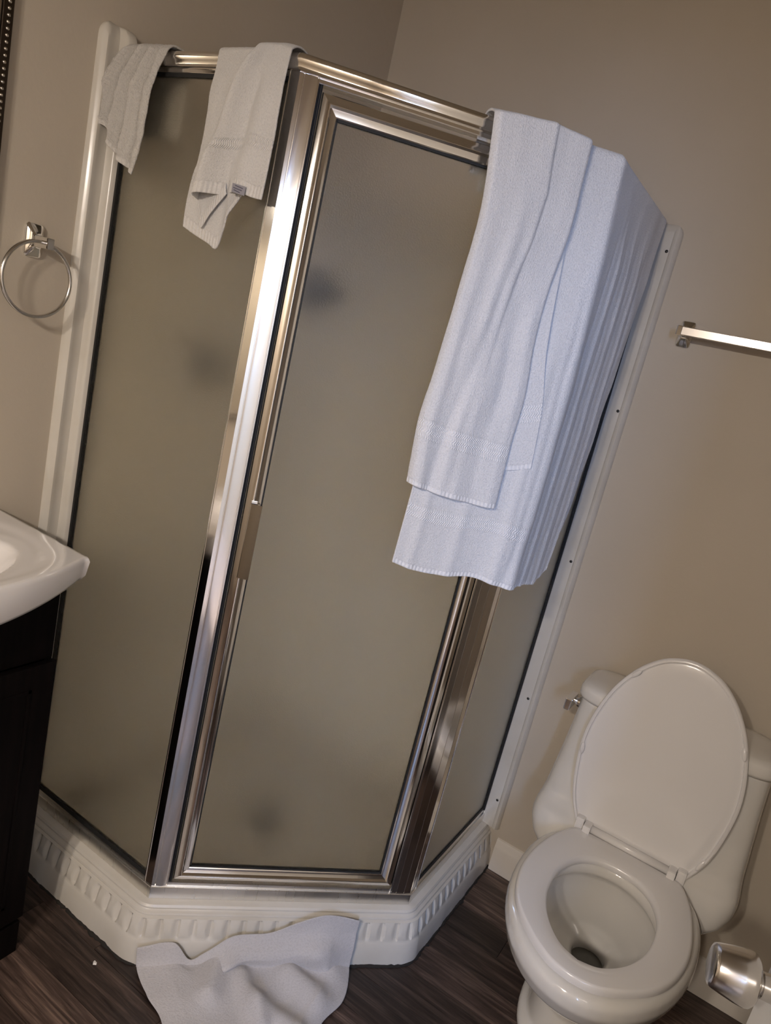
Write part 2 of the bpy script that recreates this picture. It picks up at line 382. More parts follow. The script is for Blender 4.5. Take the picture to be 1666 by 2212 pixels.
# --- base (pan)
base = empty('shower_tray', (0.5, -0.5, 0))
def base_path():
    """rounded offset path sampler: returns list of (pos fn(off), arc s)"""
    pts = []
    rc = 0.075
    segs = [(np.array([0.0, -S1]), A_), (A_, B_), (B_, np.array([SR_, 0.0]))]
    # build rounded base polyline at off = 0.04 then normals
    def norm(i): return (nL, ndg, nR)[i]
    out = []
    T = rc*math.tan(math.pi/8)
    def line(a, b, n, k):
        L = np.linalg.norm(b-a); m = max(2, int(L/0.0045))
        for t in np.linspace(0, 1, m, endpoint=False): out.append((a+(b-a)*t, n))
    def corner(c, n0, n1):
        u0 = np.array([-n0[1], n0[0]]); cen = c - u0*T - n0*rc
        for t in np.linspace(0, 1, 14, endpoint=False):
            n = n0*(1-t)+n1*t; n = n/np.linalg.norm(n); out.append((cen+n*rc, n))
    OFF = 0.04; k = OFF*math.tan(math.pi/8)
    a0 = np.array([0.0, -S1-OFF]); c1 = np.array([P1+k, -S1-OFF]); c2 = np.array([SR_+OFF, -P2-k]); b1 = np.array([SR_+OFF, 0.0])
    line(a0, c1-np.array([T, 0]), nL, 0); corner(c1, nL, ndg)
    line(c1+ud*T, c2-ud*T, ndg, 0); corner(c2, ndg, nR); line(c2+np.array([0, T]), b1, nR, 0); out.append((b1, nR))
    return out
bpth = base_path()
bp_pos = np.array([p for p, n in bpth]); bp_n = np.array([n for p, n in bpth]); bs_ = np.r_[0, np.cumsum(np.linalg.norm(np.diff(bp_pos, axis=0), axis=1))]
Z0, Z1 = 0.068, 0.1155      # tooth band
prof = [(-0.052, 0.055), (-0.045, 0.120), (-0.040, 0.1405), (-0.020, 0.1415), (0.010, 0.1415), (0.017, 0.1395), (0.0205, 0.135), (0.0205, 0.1305), (0.0235, 0.1275), (0.0275, 0.1255), (0.029, 0.122), (0.0285, 0.1185), (0.0345, Z1)]
nb = 9
prof += [('t', (i+1)/(nb+1)) for i in range(nb)]
prof += [(0.0455, Z0), (0.0475, 0.064), (0.0500, 0.058), (0.0535, 0.035), (0.0565, 0.010), (0.0565, 0.003), (0.053, 0.0)]
rows = []
for off, z in prof:
    if off == 't':
        t = z; zz = Z1+(Z0-Z1)*t; o0 = 0.0345+(0.0455-0.0345)*t+0.003*math.sin(math.pi*t)
        ph = (bs_/0.0395) % 1.0; env = math.sqrt(max(0, 1-(2*t-1)**2))
        halfw = 0.36*env+0.02
        x_ = (ph-0.42)/halfw                       # scoop: gentle on the left, sharp on the right
        dep = np.where((ph < 0.42) & (x_ > -1), (1+x_)*0.0085*env**0.5, 0)
        fall = np.where((ph >= 0.42) & (ph < 0.42+0.16*env+0.01), (1-(ph-0.42)/(0.16*env+0.01))*0.0085*env**0.5, 0)
        offs = o0-(dep+fall)
    else: zz = z; offs = np.full(len(bs_), off)
    if zz < 0.012 and off != 't': offs = offs+0.0012*np.sin(bs_*61)*np.sin(bs_*23+1)
    xy = bp_pos+bp_n*(offs-0.04)[:, None]
    # inner offsets collapse the rounded corner safely
    rows.append([(x, y, zz) for x, y in xy])
n = len(bs_); vs = [v for r in rows for v in r]; fs = []
for j in range(len(rows)-1):
    for i in range(n-1): a = j*n+i; fs.append((a, a+1, a+n+1, a+n))
me = pyd(vs, fs); o = link('curb', me, 'acrylic', base); shade_auto(o, 28)
# pan floor
fp = [(0.0, 0.0)]+[(x, y) for x, y, z in rows[0]][::-1]
fp = [(0.004, -0.004)]+[(x, y) for x, y, z in rows[0]]+[]
me = pyd([(x, y, 0.055) for x, y in [(0.0, 0.0)]+[(r[0], r[1]) for r in rows[0]]], [tuple(range(n+1))]); link('pan_floor', me, 'acrylic', base)
link('drain', lathe([(0, 0.0), (0.054, 0.0), (0.057, 0.003), (0.052, 0.006), (0.0, 0.0065)], 32, (0, 0, 1), (0.449, -0.448, 0.0555), cap=False), 'black', base, smooth=True)
# dirty caulk line around the foot
cp = []
rr = np.random.RandomState(2)
for i in range(0, n, 2):
    j = 0.0015*rr.randn(); cp.append(Vector((*(bp_pos[i]+bp_n[i]*(0.0155+j)), 0.0008)))
o = link('caulk_bead', tube(cp, [0.0042+0.0016*abs(rr.randn()) for _ in cp], 8), 'caulk', base, smooth=True)
reloc(base); tag(base, 'off-white moulded shower base with a carved tooth band, on the dark floor', 'shower base')

# --- surround
sur = empty('shower_surround', (0.0, 0.0, 0.14))
box('wall_panel', (0.0, -S1+0.005, 0.10), (0.012, 0, 1.99), 'panel', sur); box('wall_panel', (0.012, -0.012, 0.10), (SR_-0.005, 0, 1.99), 'panel', sur)
def flange(side):
    # cross-section: d = distance beyond the glass line along the wall, h = thickness off the wall
    if side == 'L': cs = [(-0.012, 0.0), (-0.012, 0.034), (0.006, 0.034), (0.010, 0.031), (0.012, 0.024), (0.016, 0.014), (0.030, 0.013), (0.038, 0.017), (0.046, 0.017), (0.053, 0.011), (0.0575, 0.004), (0.058, 0)]; z1 = 2.032
    else: cs = [(-0.012, 0.0), (-0.012, 0.012), (0.034, 0.012), (0.038, 0.016), (0.046, 0.017), (0.052, 0.012), (0.0555, 0.004), (0.056, 0)]; z1 = 1.992
    zz = [0.139, 0.16]+[1.2]+[z1-0.03+0.03*math.sin(a*math.pi/12) for a in range(0, 7)]
    rings = []
    for z in zz:
        t = max(0, (z-(z1-0.03))/0.03); sh = 1-math.sqrt(max(0, 1-t*t)); D = cs[-1][0]
        ring = []
        for d, h in cs:
            d2 = min(d, D-0.024*sh) if d > 0 else d; h2 = h*(1-0.75*sh)
            if side == 'L': ring.append((h2, -S1-d2, z))
            else: ring.append((SR_+d2, -h2, z))
        rings.append(ring)
    return loft(rings)
for sd in 'LR': shade_auto(link('flange', flange(sd), 'acrylic', sur), 40)
for x, z in ((0.997, 1.923), (0.998, 1.495), (0.996, 1.048), (0.994, 0.5975), (0.995, 0.235)):
    link('screw', lathe([(0, 0), (0.0036, 0), (0.0042, 0.0012), (0.0032, 0.0024), (0, 0.0026)], 12, (0, -1, 0), (x+0.006, -0.0118, z), cap=False), 'black', sur, smooth=True)
reloc(sur); tag(sur, 'white acrylic shower wall surround with screwed edge flanges behind the frosted panels', 'shower surround')

# --- enclosure
enc = empty('shower_enclosure', (0.74, -0.73, ZB))
shade_auto(link('sill', sweep([(-0.034, ZB), (0, ZB), (0.0, ZS-0.001), (-0.0015, ZS), (-0.006, ZS), (-0.0062, ZS+0.010), (-0.009, ZS+0.0105), (-0.034, ZS+0.0105)], x0=0.034, ye=-0.0125), 'sill', enc), 30)
hp = [(-0.036, HB), (-0.002, HB), (0.001, HB+0.0012), (-0.001, HB+0.004), (-0.0005, HB+0.008), (0.0015, HB+0.013), (0.0042, HB+0.019), (0.004, HB+0.024), (0.001, HB+0.029), (-0.004, ZT), (-0.030, ZT), (-0.036, ZT-0.005)]
shade_auto(link('header', sweep(hp, x0=0.013, ye=-0.0125), 'chrome', enc), 50)
shade_auto(link('header_track', sweep([(-0.030, HB-0.0085), (-0.007, HB-0.0085), (-0.006, HB-0.007), (-0.006, HB), (-0.030, HB)], x0=0.036, ye=-0.0125), 'chrome', enc), 30)
def vprofile(pts, z0, z1):   # pts (s, off)
    a = [W(s, o, z0) for s, o in pts]; b = [W(s, o, z1) for s, o in pts]; n = len(pts)
    return pyd(a+b, [(i, (i+1) % n, n+(i+1) % n, n+i) for i in range(n)]+[tuple(range(n))[::-1], tuple(range(n, 2*n))])
def dpt(s, off):   # straight door-plane coords (no corner blending)
    q = A_+ud*s+ndg*off; return q
def vprof_xy(pts, z0, z1):
    n = len(pts); vs = [(x, y, z0) for x, y in pts]+[(x, y, z1) for x, y in pts]
    return pyd(vs, [(i, (i+1) % n, n+(i+1) % n, n+i) for i in range(n)]+[tuple(range(n))[::-1], tuple(range(n, 2*n))])
# left corner post: mirror strip on the panel side, ribbed face on the door side
pl = [(0.477, -S1+0.022), (0.477, -S1+0.0015), (0.479, -S1+0.0015), (0.4795, -S1+0.003), (P1-0.001, -S1+0.003)]
pl += [tuple(dpt(0.0015, -0.0035)), tuple(dpt(0.0085, -0.0035)), tuple(dpt(0.0092, -0.006)), tuple(dpt(0.0104, -0.006)), tuple(dpt(0.0110, -0.0035)), tuple(dpt(0.022, -0.0027)), tuple(dpt(0.0345, -0.0035)), tuple(dpt(0.0352, -0.006)), tuple(dpt(0.0362, -0.006)), tuple(dpt(0.0370, -0.0045)), tuple(dpt(0.0385, -0.0045)), tuple(dpt(0.0388, -0.028)), tuple(dpt(0.006, -0.028))]
shade_auto(link('corner_post', vprof_xy(pl, ZS+0.0005, HB), 'chrome', enc), 12)
jm = [dpt(0.0392, -0.026), dpt(0.0392, -0.010), dpt(0.0412, -0.010), dpt(0.0412, -0.016), dpt(0.0430, -0.016), dpt(0.0430, -0.009), dpt(0.0445, -0.009), dpt(0.0448, -0.018), dpt(0.0478, -0.018), dpt(0.0478, -0.026)]
shade_auto(link('door_jamb', vprof_xy([tuple(p) for p in jm], ZS+0.0107, HB-0.0005), 'gasket', enc), 12)
d2 = DL
pr = [tuple(dpt(0.6005, -0.028)), tuple(dpt(0.6005, -0.004)), tuple(dpt(0.6015, -0.003)), tuple(dpt(0.603, -0.003)), tuple(dpt(0.6035, -0.006)), tuple(dpt(0.605, -0.006)), tuple(dpt(0.6055, -0.0035)), tuple(dpt(0.617, -0.0028)), tuple(dpt(0.6175, -0.0045)), tuple(dpt(0.6185, -0.0045)), tuple(dpt(0.619, -0.0028)), tuple(dpt(0.638, -0.0028)), tuple(dpt(0.6385, -0.0045)), tuple(dpt(0.6395, -0.0045)), tuple(dpt(0.640, -0.0028)), tuple(dpt(0.657, -0.0035)),
      (SR_-0.003, -P2+0.001), (SR_-0.003, -0.4705), (SR_-0.0015, -0.470), (SR_-0.0015, -0.468), (SR_-0.022, -0.468), (SR_-0.028, -P2+0.004)]
shade_auto(link('corner_post', vprof_xy(pr, ZS+0.0005, HB), 'chrome', enc), 12)
# fixed panes
def pane(name, lo, hi, parent):
    return box(name, lo, hi, 'glass', parent)
pane('glass_panel', (0.036, -S1+0.008, ZS+0.006), (0.482, -S1+0.013, HB-0.002), enc)
pane('glass_panel', (SR_-0.013, -0.4725, ZS+0.006), (SR_-0.008, -0.013, HB-0.002), enc)
bm = bmesh.new()
box_bm(bm, (0.0345, -S1+0.002, ZS+0.010), (0.0405, -S1+0.016, HB-0.0085)); box_bm(bm, (0.0405, -S1+0.0058, ZS+0.010), (0.477, -S1+0.016, ZS+0.0225)); box_bm(bm, (0.0405, -S1+0.0058, HB-0.016), (0.477, -S1+0.016, HB-0.0085))
link('gasket', bm_me(bm), 'gasket', enc)
bm = bmesh.new()
box_bm(bm, (SR_-0.016, -0.0195, ZS+0.010), (SR_-0.002, -0.0125, HB-0.0085)); box_bm(bm, (SR_-0.016, -0.468, ZS+0.010), (SR_-0.0058, -0.0195, ZS+0.0225)); box_bm(bm, (SR_-0.016, -0.468, HB-0.016), (SR_-0.0058, -0.0195, HB-0.0085))
link('gasket', bm_me(bm), 'gasket', enc)
# door: mitred frame, glass, gasket, pull
s0, s1, z0, z1 = 0.0485, 0.5995, 0.194, 1.9435
fprof = [(0.0, -0.024), (0.0, -0.008), (0.002, -0.0045), (0.007, -0.0035), (0.012, -0.0015), (0.0165, 0.0015), (0.0175, 0.0015), (0.021, -0.0035), (0.025, -0.0055), (0.032, -0.0065), (0.0338, -0.008), (0.0338, -0.024)]
def rail(k):
    prs = [((s0, z0), (s1, z0), (1, 1), (-1, 1)), ((s1, z0), (s1, z1), (-1, 1), (-1, -1)), ((s1, z1), (s0, z1), (-1, -1), (1, -1)), ((s0, z1), (s0, z0), (1, -1), (1, 1))][k]
    (a, b, da, db) = prs; n = len(fprof); vs = []
    for (p, d) in ((a, da), (b, db)):
        for ins, off in fprof:
            iz = ins*(1.06 if d[1] < 0 else 1.0); q = A_+ud*(p[0]+d[0]*ins)+ndg*off; vs.append((q[0], q[1], p[1]+d[1]*iz))
    return pyd(vs, [(i, (i+1) % n, n+(i+1) % n, n+i) for i in range(n)]+[tuple(range(n))[::-1], tuple(range(n, 2*n))])
def dbox(name, sa, sb, oa, ob, za, zb, m, parent, bev=0):
    mt = Matrix.Identity(4); mt.col[0][:3] = (ud[0], ud[1], 0); mt.col[1][:3] = (ndg[0], ndg[1], 0); mt.col[3][:3] = (A_[0], A_[1], 0)
    mt.col[2][:3] = (0, 0, 1)
    return box(name, (sa, oa, za), (sb, ob, zb), m, parent, bev, mt)
dglass = dbox('glass_door', s0+0.031, s1-0.031, -0.0175, -0.0125, z0+0.031, z1-0.033, 'glass', enc)
for k, nm in enumerate(('rail', 'stile', 'rail', 'stile')): shade_auto(link(nm, rail(k), 'chrome', dglass), 22)
bm = bmesh.new(); mt = Matrix.Identity(4); mt.col[0][:3] = (ud[0], ud[1], 0); mt.col[1][:3] = (ndg[0], ndg[1], 0); mt.col[3][:3] = (A_[0], A_[1], 0)
ia, ib, ic, id_ = s0+0.0338, s1-0.0338, z0+0.0338, z1-0.0358
for (a, b, c, d) in ((ia, ia+0.0035, ic, id_), (ib-0.0035, ib, ic, id_), (ia, ib, ic, ic+0.0035), (ia, ib, id_-0.0045, id_)): box_bm(bm, (a, -0.020, c), (b, -0.0098, d), mt)
link('gasket', bm_me(bm), 'gasket', dglass)
# finger pull
bm = bmesh.new()
hx0, hx1, hz0, hz1 = 0.0608, 0.0845, 0.9820, 1.1490
vsH = []
for z in (hz0, hz1):
    for s, o in ((hx0, -0.003), (hx0, 0.0035), (hx0+0.002, 0.0050), (hx1, 0.0105), (hx1+0.0006, 0.0085), (hx1-0.0012, -0.004)):
        q = A_+ud*s+ndg*o; vsH.append((q[0], q[1], z))
hm = pyd(vsH, [(i, (i+1) % 6, 6+(i+1) % 6, 6+i) for i in range(6)]+[(5, 4, 3, 2, 1, 0), (6, 7, 8, 9, 10, 11)])
shade_auto(link('door_pull', hm, 'pull', dglass, label='flat dark metal finger pull'), 25)
dbox('pull_catch', 0.0605, 0.0745, -0.003, 0.006, 1.1495, 1.157, 'fixture', dglass, 0.0015)
reloc(enc); tag(enc, 'neo-angle shower enclosure of frosted glass in bright aluminium frame on the off-white base', 'shower enclosure')

# --- fittings behind the glass
vv = empty('shower_valve', (0.012, -0.60, 1.365))
link('escutcheon', lathe([(0, 0), (0.075, 0), (0.075, 0.004), (0.060, 0.012), (0.028, 0.016), (0.026, 0.05), (0, 0.052)], 36, (1, 0, 0), (0.0125, -0.60, 1.365), cap=False), 'fixture', vv, smooth=True)
link('lever', tube([(0.055, -0.60, 1.365), (0.10, -0.66, 1.375), (0.15, -0.70, 1.375), (0.17, -0.715, 1.33)], [0.03, 0.034, 0.03, 0.018]), 'black', vv, smooth=True)
reloc(vv); tag(vv, 'shower valve with dark lever seen blurred through the left frosted panel', 'shower valve')
sh = empty('shower_sprayer', (0.012, -0.52, 1.76))
link('flange', lathe([(0, 0), (0.03, 0), (0.022, 0.012), (0, 0.012)], 24, (1, 0, 0), (0.0125, -0.52, 1.76), cap=False), 'fixture', sh, smooth=True)
link('arm', tube([(0.02, -0.52, 1.76), (0.12, -0.53, 1.77), (0.24, -0.55, 1.75), (0.33, -0.565, 1.69)], 0.011), 'fixture', sh, smooth=True)
link('spray_head', lathe([(0.014, -0.07), (0.03, -0.04), (0.058, -0.01), (0.064, 0.015), (0.0, 0.02)], 32, (0.5, 0.1, -0.85), (0.345, -0.565, 1.60), cap=False), 'black', sh, smooth=True)
reloc(sh); tag(sh, 'dark shower head on a bent arm seen blurred through the frosted door', 'shower head')

# ------------------------------------------------------------ towels
def coons(L, Rr, T, B, nu, nv):
    L = arc_resample(cr_spline(L, 120), nv); Rr = arc_resample(cr_spline(Rr, 120), nv); T = arc_resample(cr_spline(T, 120), nu); B = arc_resample(cr_spline(B, 160), nu)
    u = np.linspace(0, 1, nu)[:, None, None]; v = np.linspace(0, 1, nv)[None, :, None]
    return (1-u)*L[None]+u*Rr[None]+(1-v)*T[:, None]+v*B[:, None]-((1-u)*(1-v)*T[0]+u*(1-v)*T[-1]+(1-u)*v*B[0]+u*v*B[-1])
def cloth(name, G, off, m, parent=None, th=0.0035, wrap=None, fuzz=0.0002, flip=False, seed=1, hemsink=0.4, top_off=None, mapfn=None):
    """G[nu,nv,2] = (s,z) from the top row to the hem; off[nu,nv]. wrap = (rows, back length): go over the header and down inside."""
    nu, nv = G.shape[:2]
    S = G[:, :, 0]; Z = G[:, :, 1]; O = off
    if wrap:
        rise, back = wrap; ex = []
        zt = ZT+rise
        # crest path from hanging-inside to the front row
        for (o_, z_) in [(-0.047-rise*0.3, ZT-back), (-0.047-rise*0.3, ZT-back*0.75), (-0.047-rise*0.3, ZT-back*0.5), (-0.047-rise*0.3, ZT-back*0.25), (-0.047-rise*0.3, ZT-0.02), (-0.044-rise*0.3, ZT-0.004+rise*0.4), (-0.034, ZT+rise*0.8), (-0.022, ZT+rise), (-0.010, ZT+rise), (0.001+rise*0.3, ZT+rise*0.85)]:
            ex.append((o_, z_))
        ex = np.array(ex); n = len(ex)
        Se = np.repeat(S[:, :1], n, 1); wob = (Z[:, :1]-Z[:, 0].mean())*0.6
        Ze = ex[None, :, 1]+wob*np.linspace(0, 1, n)[None]; Oe = np.repeat(ex[None, :, 0], nu, 0)
        S = np.concatenate([Se, S], 1); Z = np.concatenate([Ze, Z], 1); O = np.concatenate([Oe, O], 1)
    if mapfn: X, Y, Zw = mapfn(S, Z, O)
    else: X, Y = Pxy(S, O); Zw = Z
    P = np.stack([X, Y, Zw], 2); nV = P.shape[1]
    # fuzz along normals
    du = np.gradient(P, axis=0); dv = np.gradient(P, axis=1); N = np.cross(du, dv); N /= np.linalg.norm(N, axis=2, keepdims=True)+1e-12
    r = np.random.RandomState(seed); P = P+N*(r.randn(nu, nV)*fuzz)[:, :, None]
    vs = P.reshape(-1, 3); fs = [(i*nV+j, (i+1)*nV+j, (i+1)*nV+j+1, i*nV+j+1) for i in range(nu-1) for j in range(nV-1)]
    me = bpy.data.meshes.new(name); me.from_pydata(vs.tolist(), [], fs)
    # uv: metres
    lu = np.cumsum(np.r_[0, np.linalg.norm(np.diff(P[:, -1], axis=0), axis=1)])
    seg = np.linalg.norm(np.diff(P, axis=1), axis=2); lv = np.concatenate([np.cumsum(seg[:, ::-1], 1)[:, ::-1], np.zeros((nu, 1))], 1)
    uvl = me.uv_layers.new(name='UVMap'); li = np.empty(len(me.loops), int); me.loops.foreach_get('vertex_index', li)
    uv = np.stack([lu[li//nV], lv[li//nV, li % nV]], 1); uvl.data.foreach_set('uv', uv.ravel())
    o = link(name, me, m, parent, smooth=True)
    md = o.modifiers.new('solid', 'SOLIDIFY'); md.thickness = th; md.offset = 0
    sb = o.modifiers.new('sub', 'SUBSURF'); sb.levels = 0; sb.render_levels = 1
    return o
def ridges(u, v, items):
    """items: (centre at top, centre at bottom, width, amplitude, v0) : soft vertical folds"""
    r = 0
    for c0, c1, wd, am, v0 in items:
        c = c0+(c1-c0)*v; g = np.clip((v-v0)/(0.25), 0, 1); g = g*g*(3-2*g); r = r+am*g*np.exp(-((u-c)/wd)**2)
    return r
def UV(nu, nv): return np.meshgrid(np.linspace(0, 1, nu), np.linspace(0, 1, nv), indexing='ij')

# washcloth at the wall end of the header
nu, nv = 60, 90
G = coons([(-0.482, 1.990), (-0.498, 1.966), (-0.520, 1.912), (-0.528, 1.862), (-0.513, 1.815)], [(-0.338, 1.990), (-0.347, 1.930), (-0.350, 1.866), (-0.352, 1.806), (-0.366, 1.741)],
          [(-0.482, 1.990), (-0.435, 1.993), (-0.385, 1.992), (-0.338, 1.990)], [(-0.513, 1.815), (-0.492, 1.831), (-0.472, 1.828), (-0.456, 1.798), (-0.428, 1.773), (-0.395, 1.755), (-0.366, 1.741)], nu, nv)
U, V = UV(nu, nv)
off = 0.012+0.020*np.clip(V*3, 0, 1)+ridges(U, V, [(0.22, 0.18, 0.05, 0.012, -0.3), (0.36, 0.34, 0.035, -0.012, -0.3), (0.48, 0.46, 0.045, 0.009, -0.3), (0.60, 0.60, 0.03, -0.013, -0.3), (0.70, 0.72, 0.04, 0.010, -0.3), (0.82, 0.84, 0.03, -0.012, -0.3), (0.93, 0.97, 0.05, 0.008, -0.3), (0.02, 0.02, 0.07, 0.008, 0.1)])+0.0015*smooth_noise(nu, nv, 9, 12, 4)
o = cloth('washcloth', G, off, 'wash', th=0.0045, wrap=(0.010, 0.16), fuzz=0.0009, seed=3)
tag(o, 'small crumpled white washcloth hung over the header beside the left wall', 'washcloth')

# hand towel by the left corner post: a front fold over a longer back layer
ht = empty('hand_towel', (0.38, -0.96, 2.0))
nu, nv = 70, 110
G = coons([(-0.198, 1.992), (-0.198, 1.906), (-0.199, 1.798), (-0.205, 1.764), (-0.210, 1.713), (-0.210, 1.661)], [(-0.055, 1.992), (-0.055, 1.9), (-0.058, 1.80), (-0.070, 1.74)],
          [(-0.198, 1.992), (-0.14, 1.993), (-0.09, 1.993), (-0.055, 1.992)], [(-0.210, 1.661), (-0.175, 1.648), (-0.140, 1.638), (-0.115, 1.631), (-0.103, 1.665), (-0.092, 1.700), (-0.070, 1.74)], nu, nv)
U, V = UV(nu, nv)
off = 0.010+0.006*np.clip(V*4, 0, 1)+ridges(U, V, [(0.12, 0.10, 0.08, 0.004, 0.0), (0.3, 0.75, 0.10, 0.005, 0.3), (0.0, 0.0, 0.06, 0.006, 0.5)])+0.0008*smooth_noise(nu, nv, 6, 9, 5)
cloth('back_layer', G, off, 'hand', ht, wrap=(0.006, 0.25), seed=5)
G = coons([(-0.090, 1.996), (-0.122, 1.940), (-0.142, 1.882), (-0.154, 1.820), (-0.172, 1.775), (-0.181, 1.714)], [(-0.010, 1.990), (-0.010, 1.902), (-0.010, 1.817), (-0.012, 1.730)],
          [(-0.090, 1.996), (-0.060, 1.998), (-0.035, 1.997), (-0.010, 1.990)], [(-0.181, 1.714), (-0.150, 1.722), (-0.120, 1.730), (-0.072, 1.739), (-0.040, 1.733), (-0.012, 1.730)], nu, nv)
off = 0.020+0.008*np.clip(V*4, 0, 1)+ridges(U, V, [(0.15, 0.14, 0.14, 0.016, -0.1), (0.20, 0.18, 0.12, 0.016, 0.5), (0.5, 0.42, 0.10, -0.009, 0.1), (0.75, 0.68, 0.12, 0.005, 0.2)])-0.016*np.clip((0.08-U)/0.08, 0, 1)+0.0008*smooth_noise(nu, nv, 6, 9, 6)
cloth('front_layer', G, off, 'hand', ht, wrap=(0.013, 0.28), seed=6)
# turned-under side of the fold
nu, nv = 24, 40
G2 = coons([(-0.172, 1.745), (-0.179, 1.728), (-0.177, 1.711)], [(-0.108, 1.752), (-0.106, 1.742), (-0.102, 1.733)], [(-0.172, 1.745), (-0.14, 1.75), (-0.108, 1.752)], [(-0.177, 1.711), (-0.166, 1.682), (-0.157, 1.662), (-0.135, 1.695), (-0.102, 1.733)], nu, nv)
U, V = UV(nu, nv)
cloth('turned_corner', G2, 0.026+0.0*U, 'hand', ht, th=0.002, seed=8)
# sewn label with dark lines
def on_sheet(s, z, off): x, y = Pxy(s, off); return Vector((float(x), float(y), z))
def off_at(G_, off_, s, z):
    d = (G_[:, :, 0]-s)**2+(G_[:, :, 1]-z)**2; i = np.unravel_index(np.argmin(d), d.shape); return float(off_[i])
def patch(name, s0_, s1_, za, zb, o_, m, parent, dz=-0.004, th=0.0006):
    a = [on_sheet(s0_, za, o_), on_sheet(s1_, za+dz, o_), on_sheet(s1_, zb+dz, o_), on_sheet(s0_, zb, o_)]; nrm = Vector((0, -1, 0))*th
    return link(name, pyd(a+[p+nrm for p in a], [(0, 1, 2, 3), (7, 6, 5, 4), (0, 4, 5, 1), (1, 5, 6, 2), (2, 6, 7, 3), (3, 7, 4, 0)]), m, parent)
LO_ = max(off_at(G, off, a, z) for a in (-0.080, -0.063, -0.046) for z in (1.742, 1.750))+0.0032
lb = patch('care_label', -0.080, -0.046, 1.736, 1.752, LO_, 'label', ht)
for k, (a, b) in enumerate(((0.006, 0.022), (0.004, 0.026), (0.008, 0.028))):
    patch('printed_line', -0.080+a, -0.080+b, 1.7395+0.0040*k, 1.7407+0.0040*k, LO_+0.0008, 'ink', lb)
reloc(ht); tag(ht, 'white hand towel with a grey sewn label hung next to the left chrome post', 'towel')

# wide bath towel, around the right corner
nu, nv = 230, 230
G = coons([(0.392, 1.992), (0.392, 1.75), (0.392, 1.45), (0.390, 1.247), (0.388, 1.168), (0.385, 1.075)], [(1.130, 1.990), (1.085, 1.860), (1.050, 1.640), (1.025, 1.435), (0.995, 1.236), (0.965, 1.150)],
          [(0.392, 1.992), (0.587, 1.991), (0.647, 1.992), (0.751, 1.990), (0.952, 1.990), (1.130, 1.990)], [(0.385, 1.075), (0.444, 1.063), (0.511, 1.062), (0.578, 1.067), (0.630, 1.060), (0.682, 1.050), (0.76, 1.042), (0.87, 1.030), (0.935, 1.062), (0.965, 1.150)], nu, nv)
U, V = UV(nu, nv); S = G[:, :, 0]
rs = [(0.05, 0.06, 0.018, 0.004, 0.3), (0.16, 0.20, 0.022, 0.005, 0.3), (0.30, 0.36, 0.02, 0.006, 0.3), (0.365, 0.40, 0.012, -0.006, 0.2)]
for k in range(7): rs.append((0.50+0.062*k, 0.47+0.075*k, 0.014, 0.0045*(1 if k % 2 else -0.6), 0.02))
off = 0.008+0.010*np.clip(V*5, 0, 1)+ridges(U, V, rs)+0.0012*smooth_noise(nu, nv, 14, 10, 9)
off += 0.012*np.exp(-((S-DL)/0.05)**2)*np.clip(V*2, 0, 1)
o4 = cloth('bath_towel', G, off, 'bath', th=0.005, wrap=(0.007, 0.13), fuzz=0.0002, seed=11)
tag(o4, 'wide white bath towel hung around the right corner of the header, underneath the folded one', 'towel', None)

# folded bath towel on top of it
ft = empty('folded_bath_towel', (0.85, -0.62, 2.0))
nu, nv = 90, 170
G = coons([(0.505, 1.90), (0.505, 1.70), (0.515, 1.55), (0.530, 1.45), (0.560, 1.322)], [(0.566, 1.90), (0.582, 1.806), (0.598, 1.605), (0.626, 1.472), (0.639, 1.341)],
          [(0.505, 1.90), (0.535, 1.90), (0.566, 1.90)], [(0.560, 1.322), (0.585, 1.324), (0.612, 1.331), (0.639, 1.341)], 50, nv)
U, V = UV(50, nv)
off = 0.0195+0.016*U**1.2*np.clip(V*2, 0.2, 1)
cloth('inner_fold', G, off, 'bathA', ft, th=0.003, seed=12)
G = coons([(0.368, 1.992), (0.386, 1.823), (0.381, 1.643), (0.374, 1.500), (0.366, 1.391), (0.373, 1.260)], [(0.576, 1.999), (0.578, 1.833), (0.567, 1.707), (0.568, 1.598), (0.580, 1.483), (0.578, 1.385), (0.581, 1.238)],
          [(0.368, 1.996), (0.42, 2.002), (0.46, 2.005), (0.494, 2.007), (0.54, 2.003), (0.576, 1.999)], [(0.373, 1.260), (0.428, 1.249), (0.494, 1.242), (0.54, 1.238), (0.581, 1.238)], nu+40, nv)
nu = nu+40; U, V = UV(nu, nv); Sg, Zg = G[:, :, 0], G[:, :, 1]
stp = np.interp(-Zg, [-2.01, -1.94, -1.88, -1.79, -1.70, -1.625, -1.56, -1.4], [0.494, 0.500, 0.507, 0.500, 0.487, 0.481, 0.478, 0.470])
fade = np.clip((Zg-1.45)/0.35, 0, 1); step = 1/(1+np.exp((Sg-stp)/0.0016))
off = 0.034+0.004*np.clip(V*5, 0, 1)+0.0085*step*fade+ridges(U, V, [(0.40, 0.36, 0.08, 0.006, 0.1), (0.62, 0.22, 0.06, -0.006, 0.25), (0.12, 0.10, 0.06, 0.006, 0.35), (0.75, 0.70, 0.08, -0.005, 0.3), (0.55, 0.50, 0.07, 0.006, 0.5), (0.90, 0.90, 0.06, 0.004, 0.3)])-0.014*np.clip((0.05-U)/0.05, 0, 1)**2-0.006*np.clip((U-0.965)/0.035, 0, 1)**2+0.0012*smooth_noise(nu, nv, 8, 10, 14)
# the crest of the upper strip sits higher than its neighbour
cloth('front_fold', G, off, 'bathA', ft, th=0.0055, wrap=(0.017, 0.10), fuzz=0.0002, seed=13)
reloc(ft); tag(ft, 'white bath towel folded lengthwise, topmost over the door header, wavy woven band near its hem', 'towel')

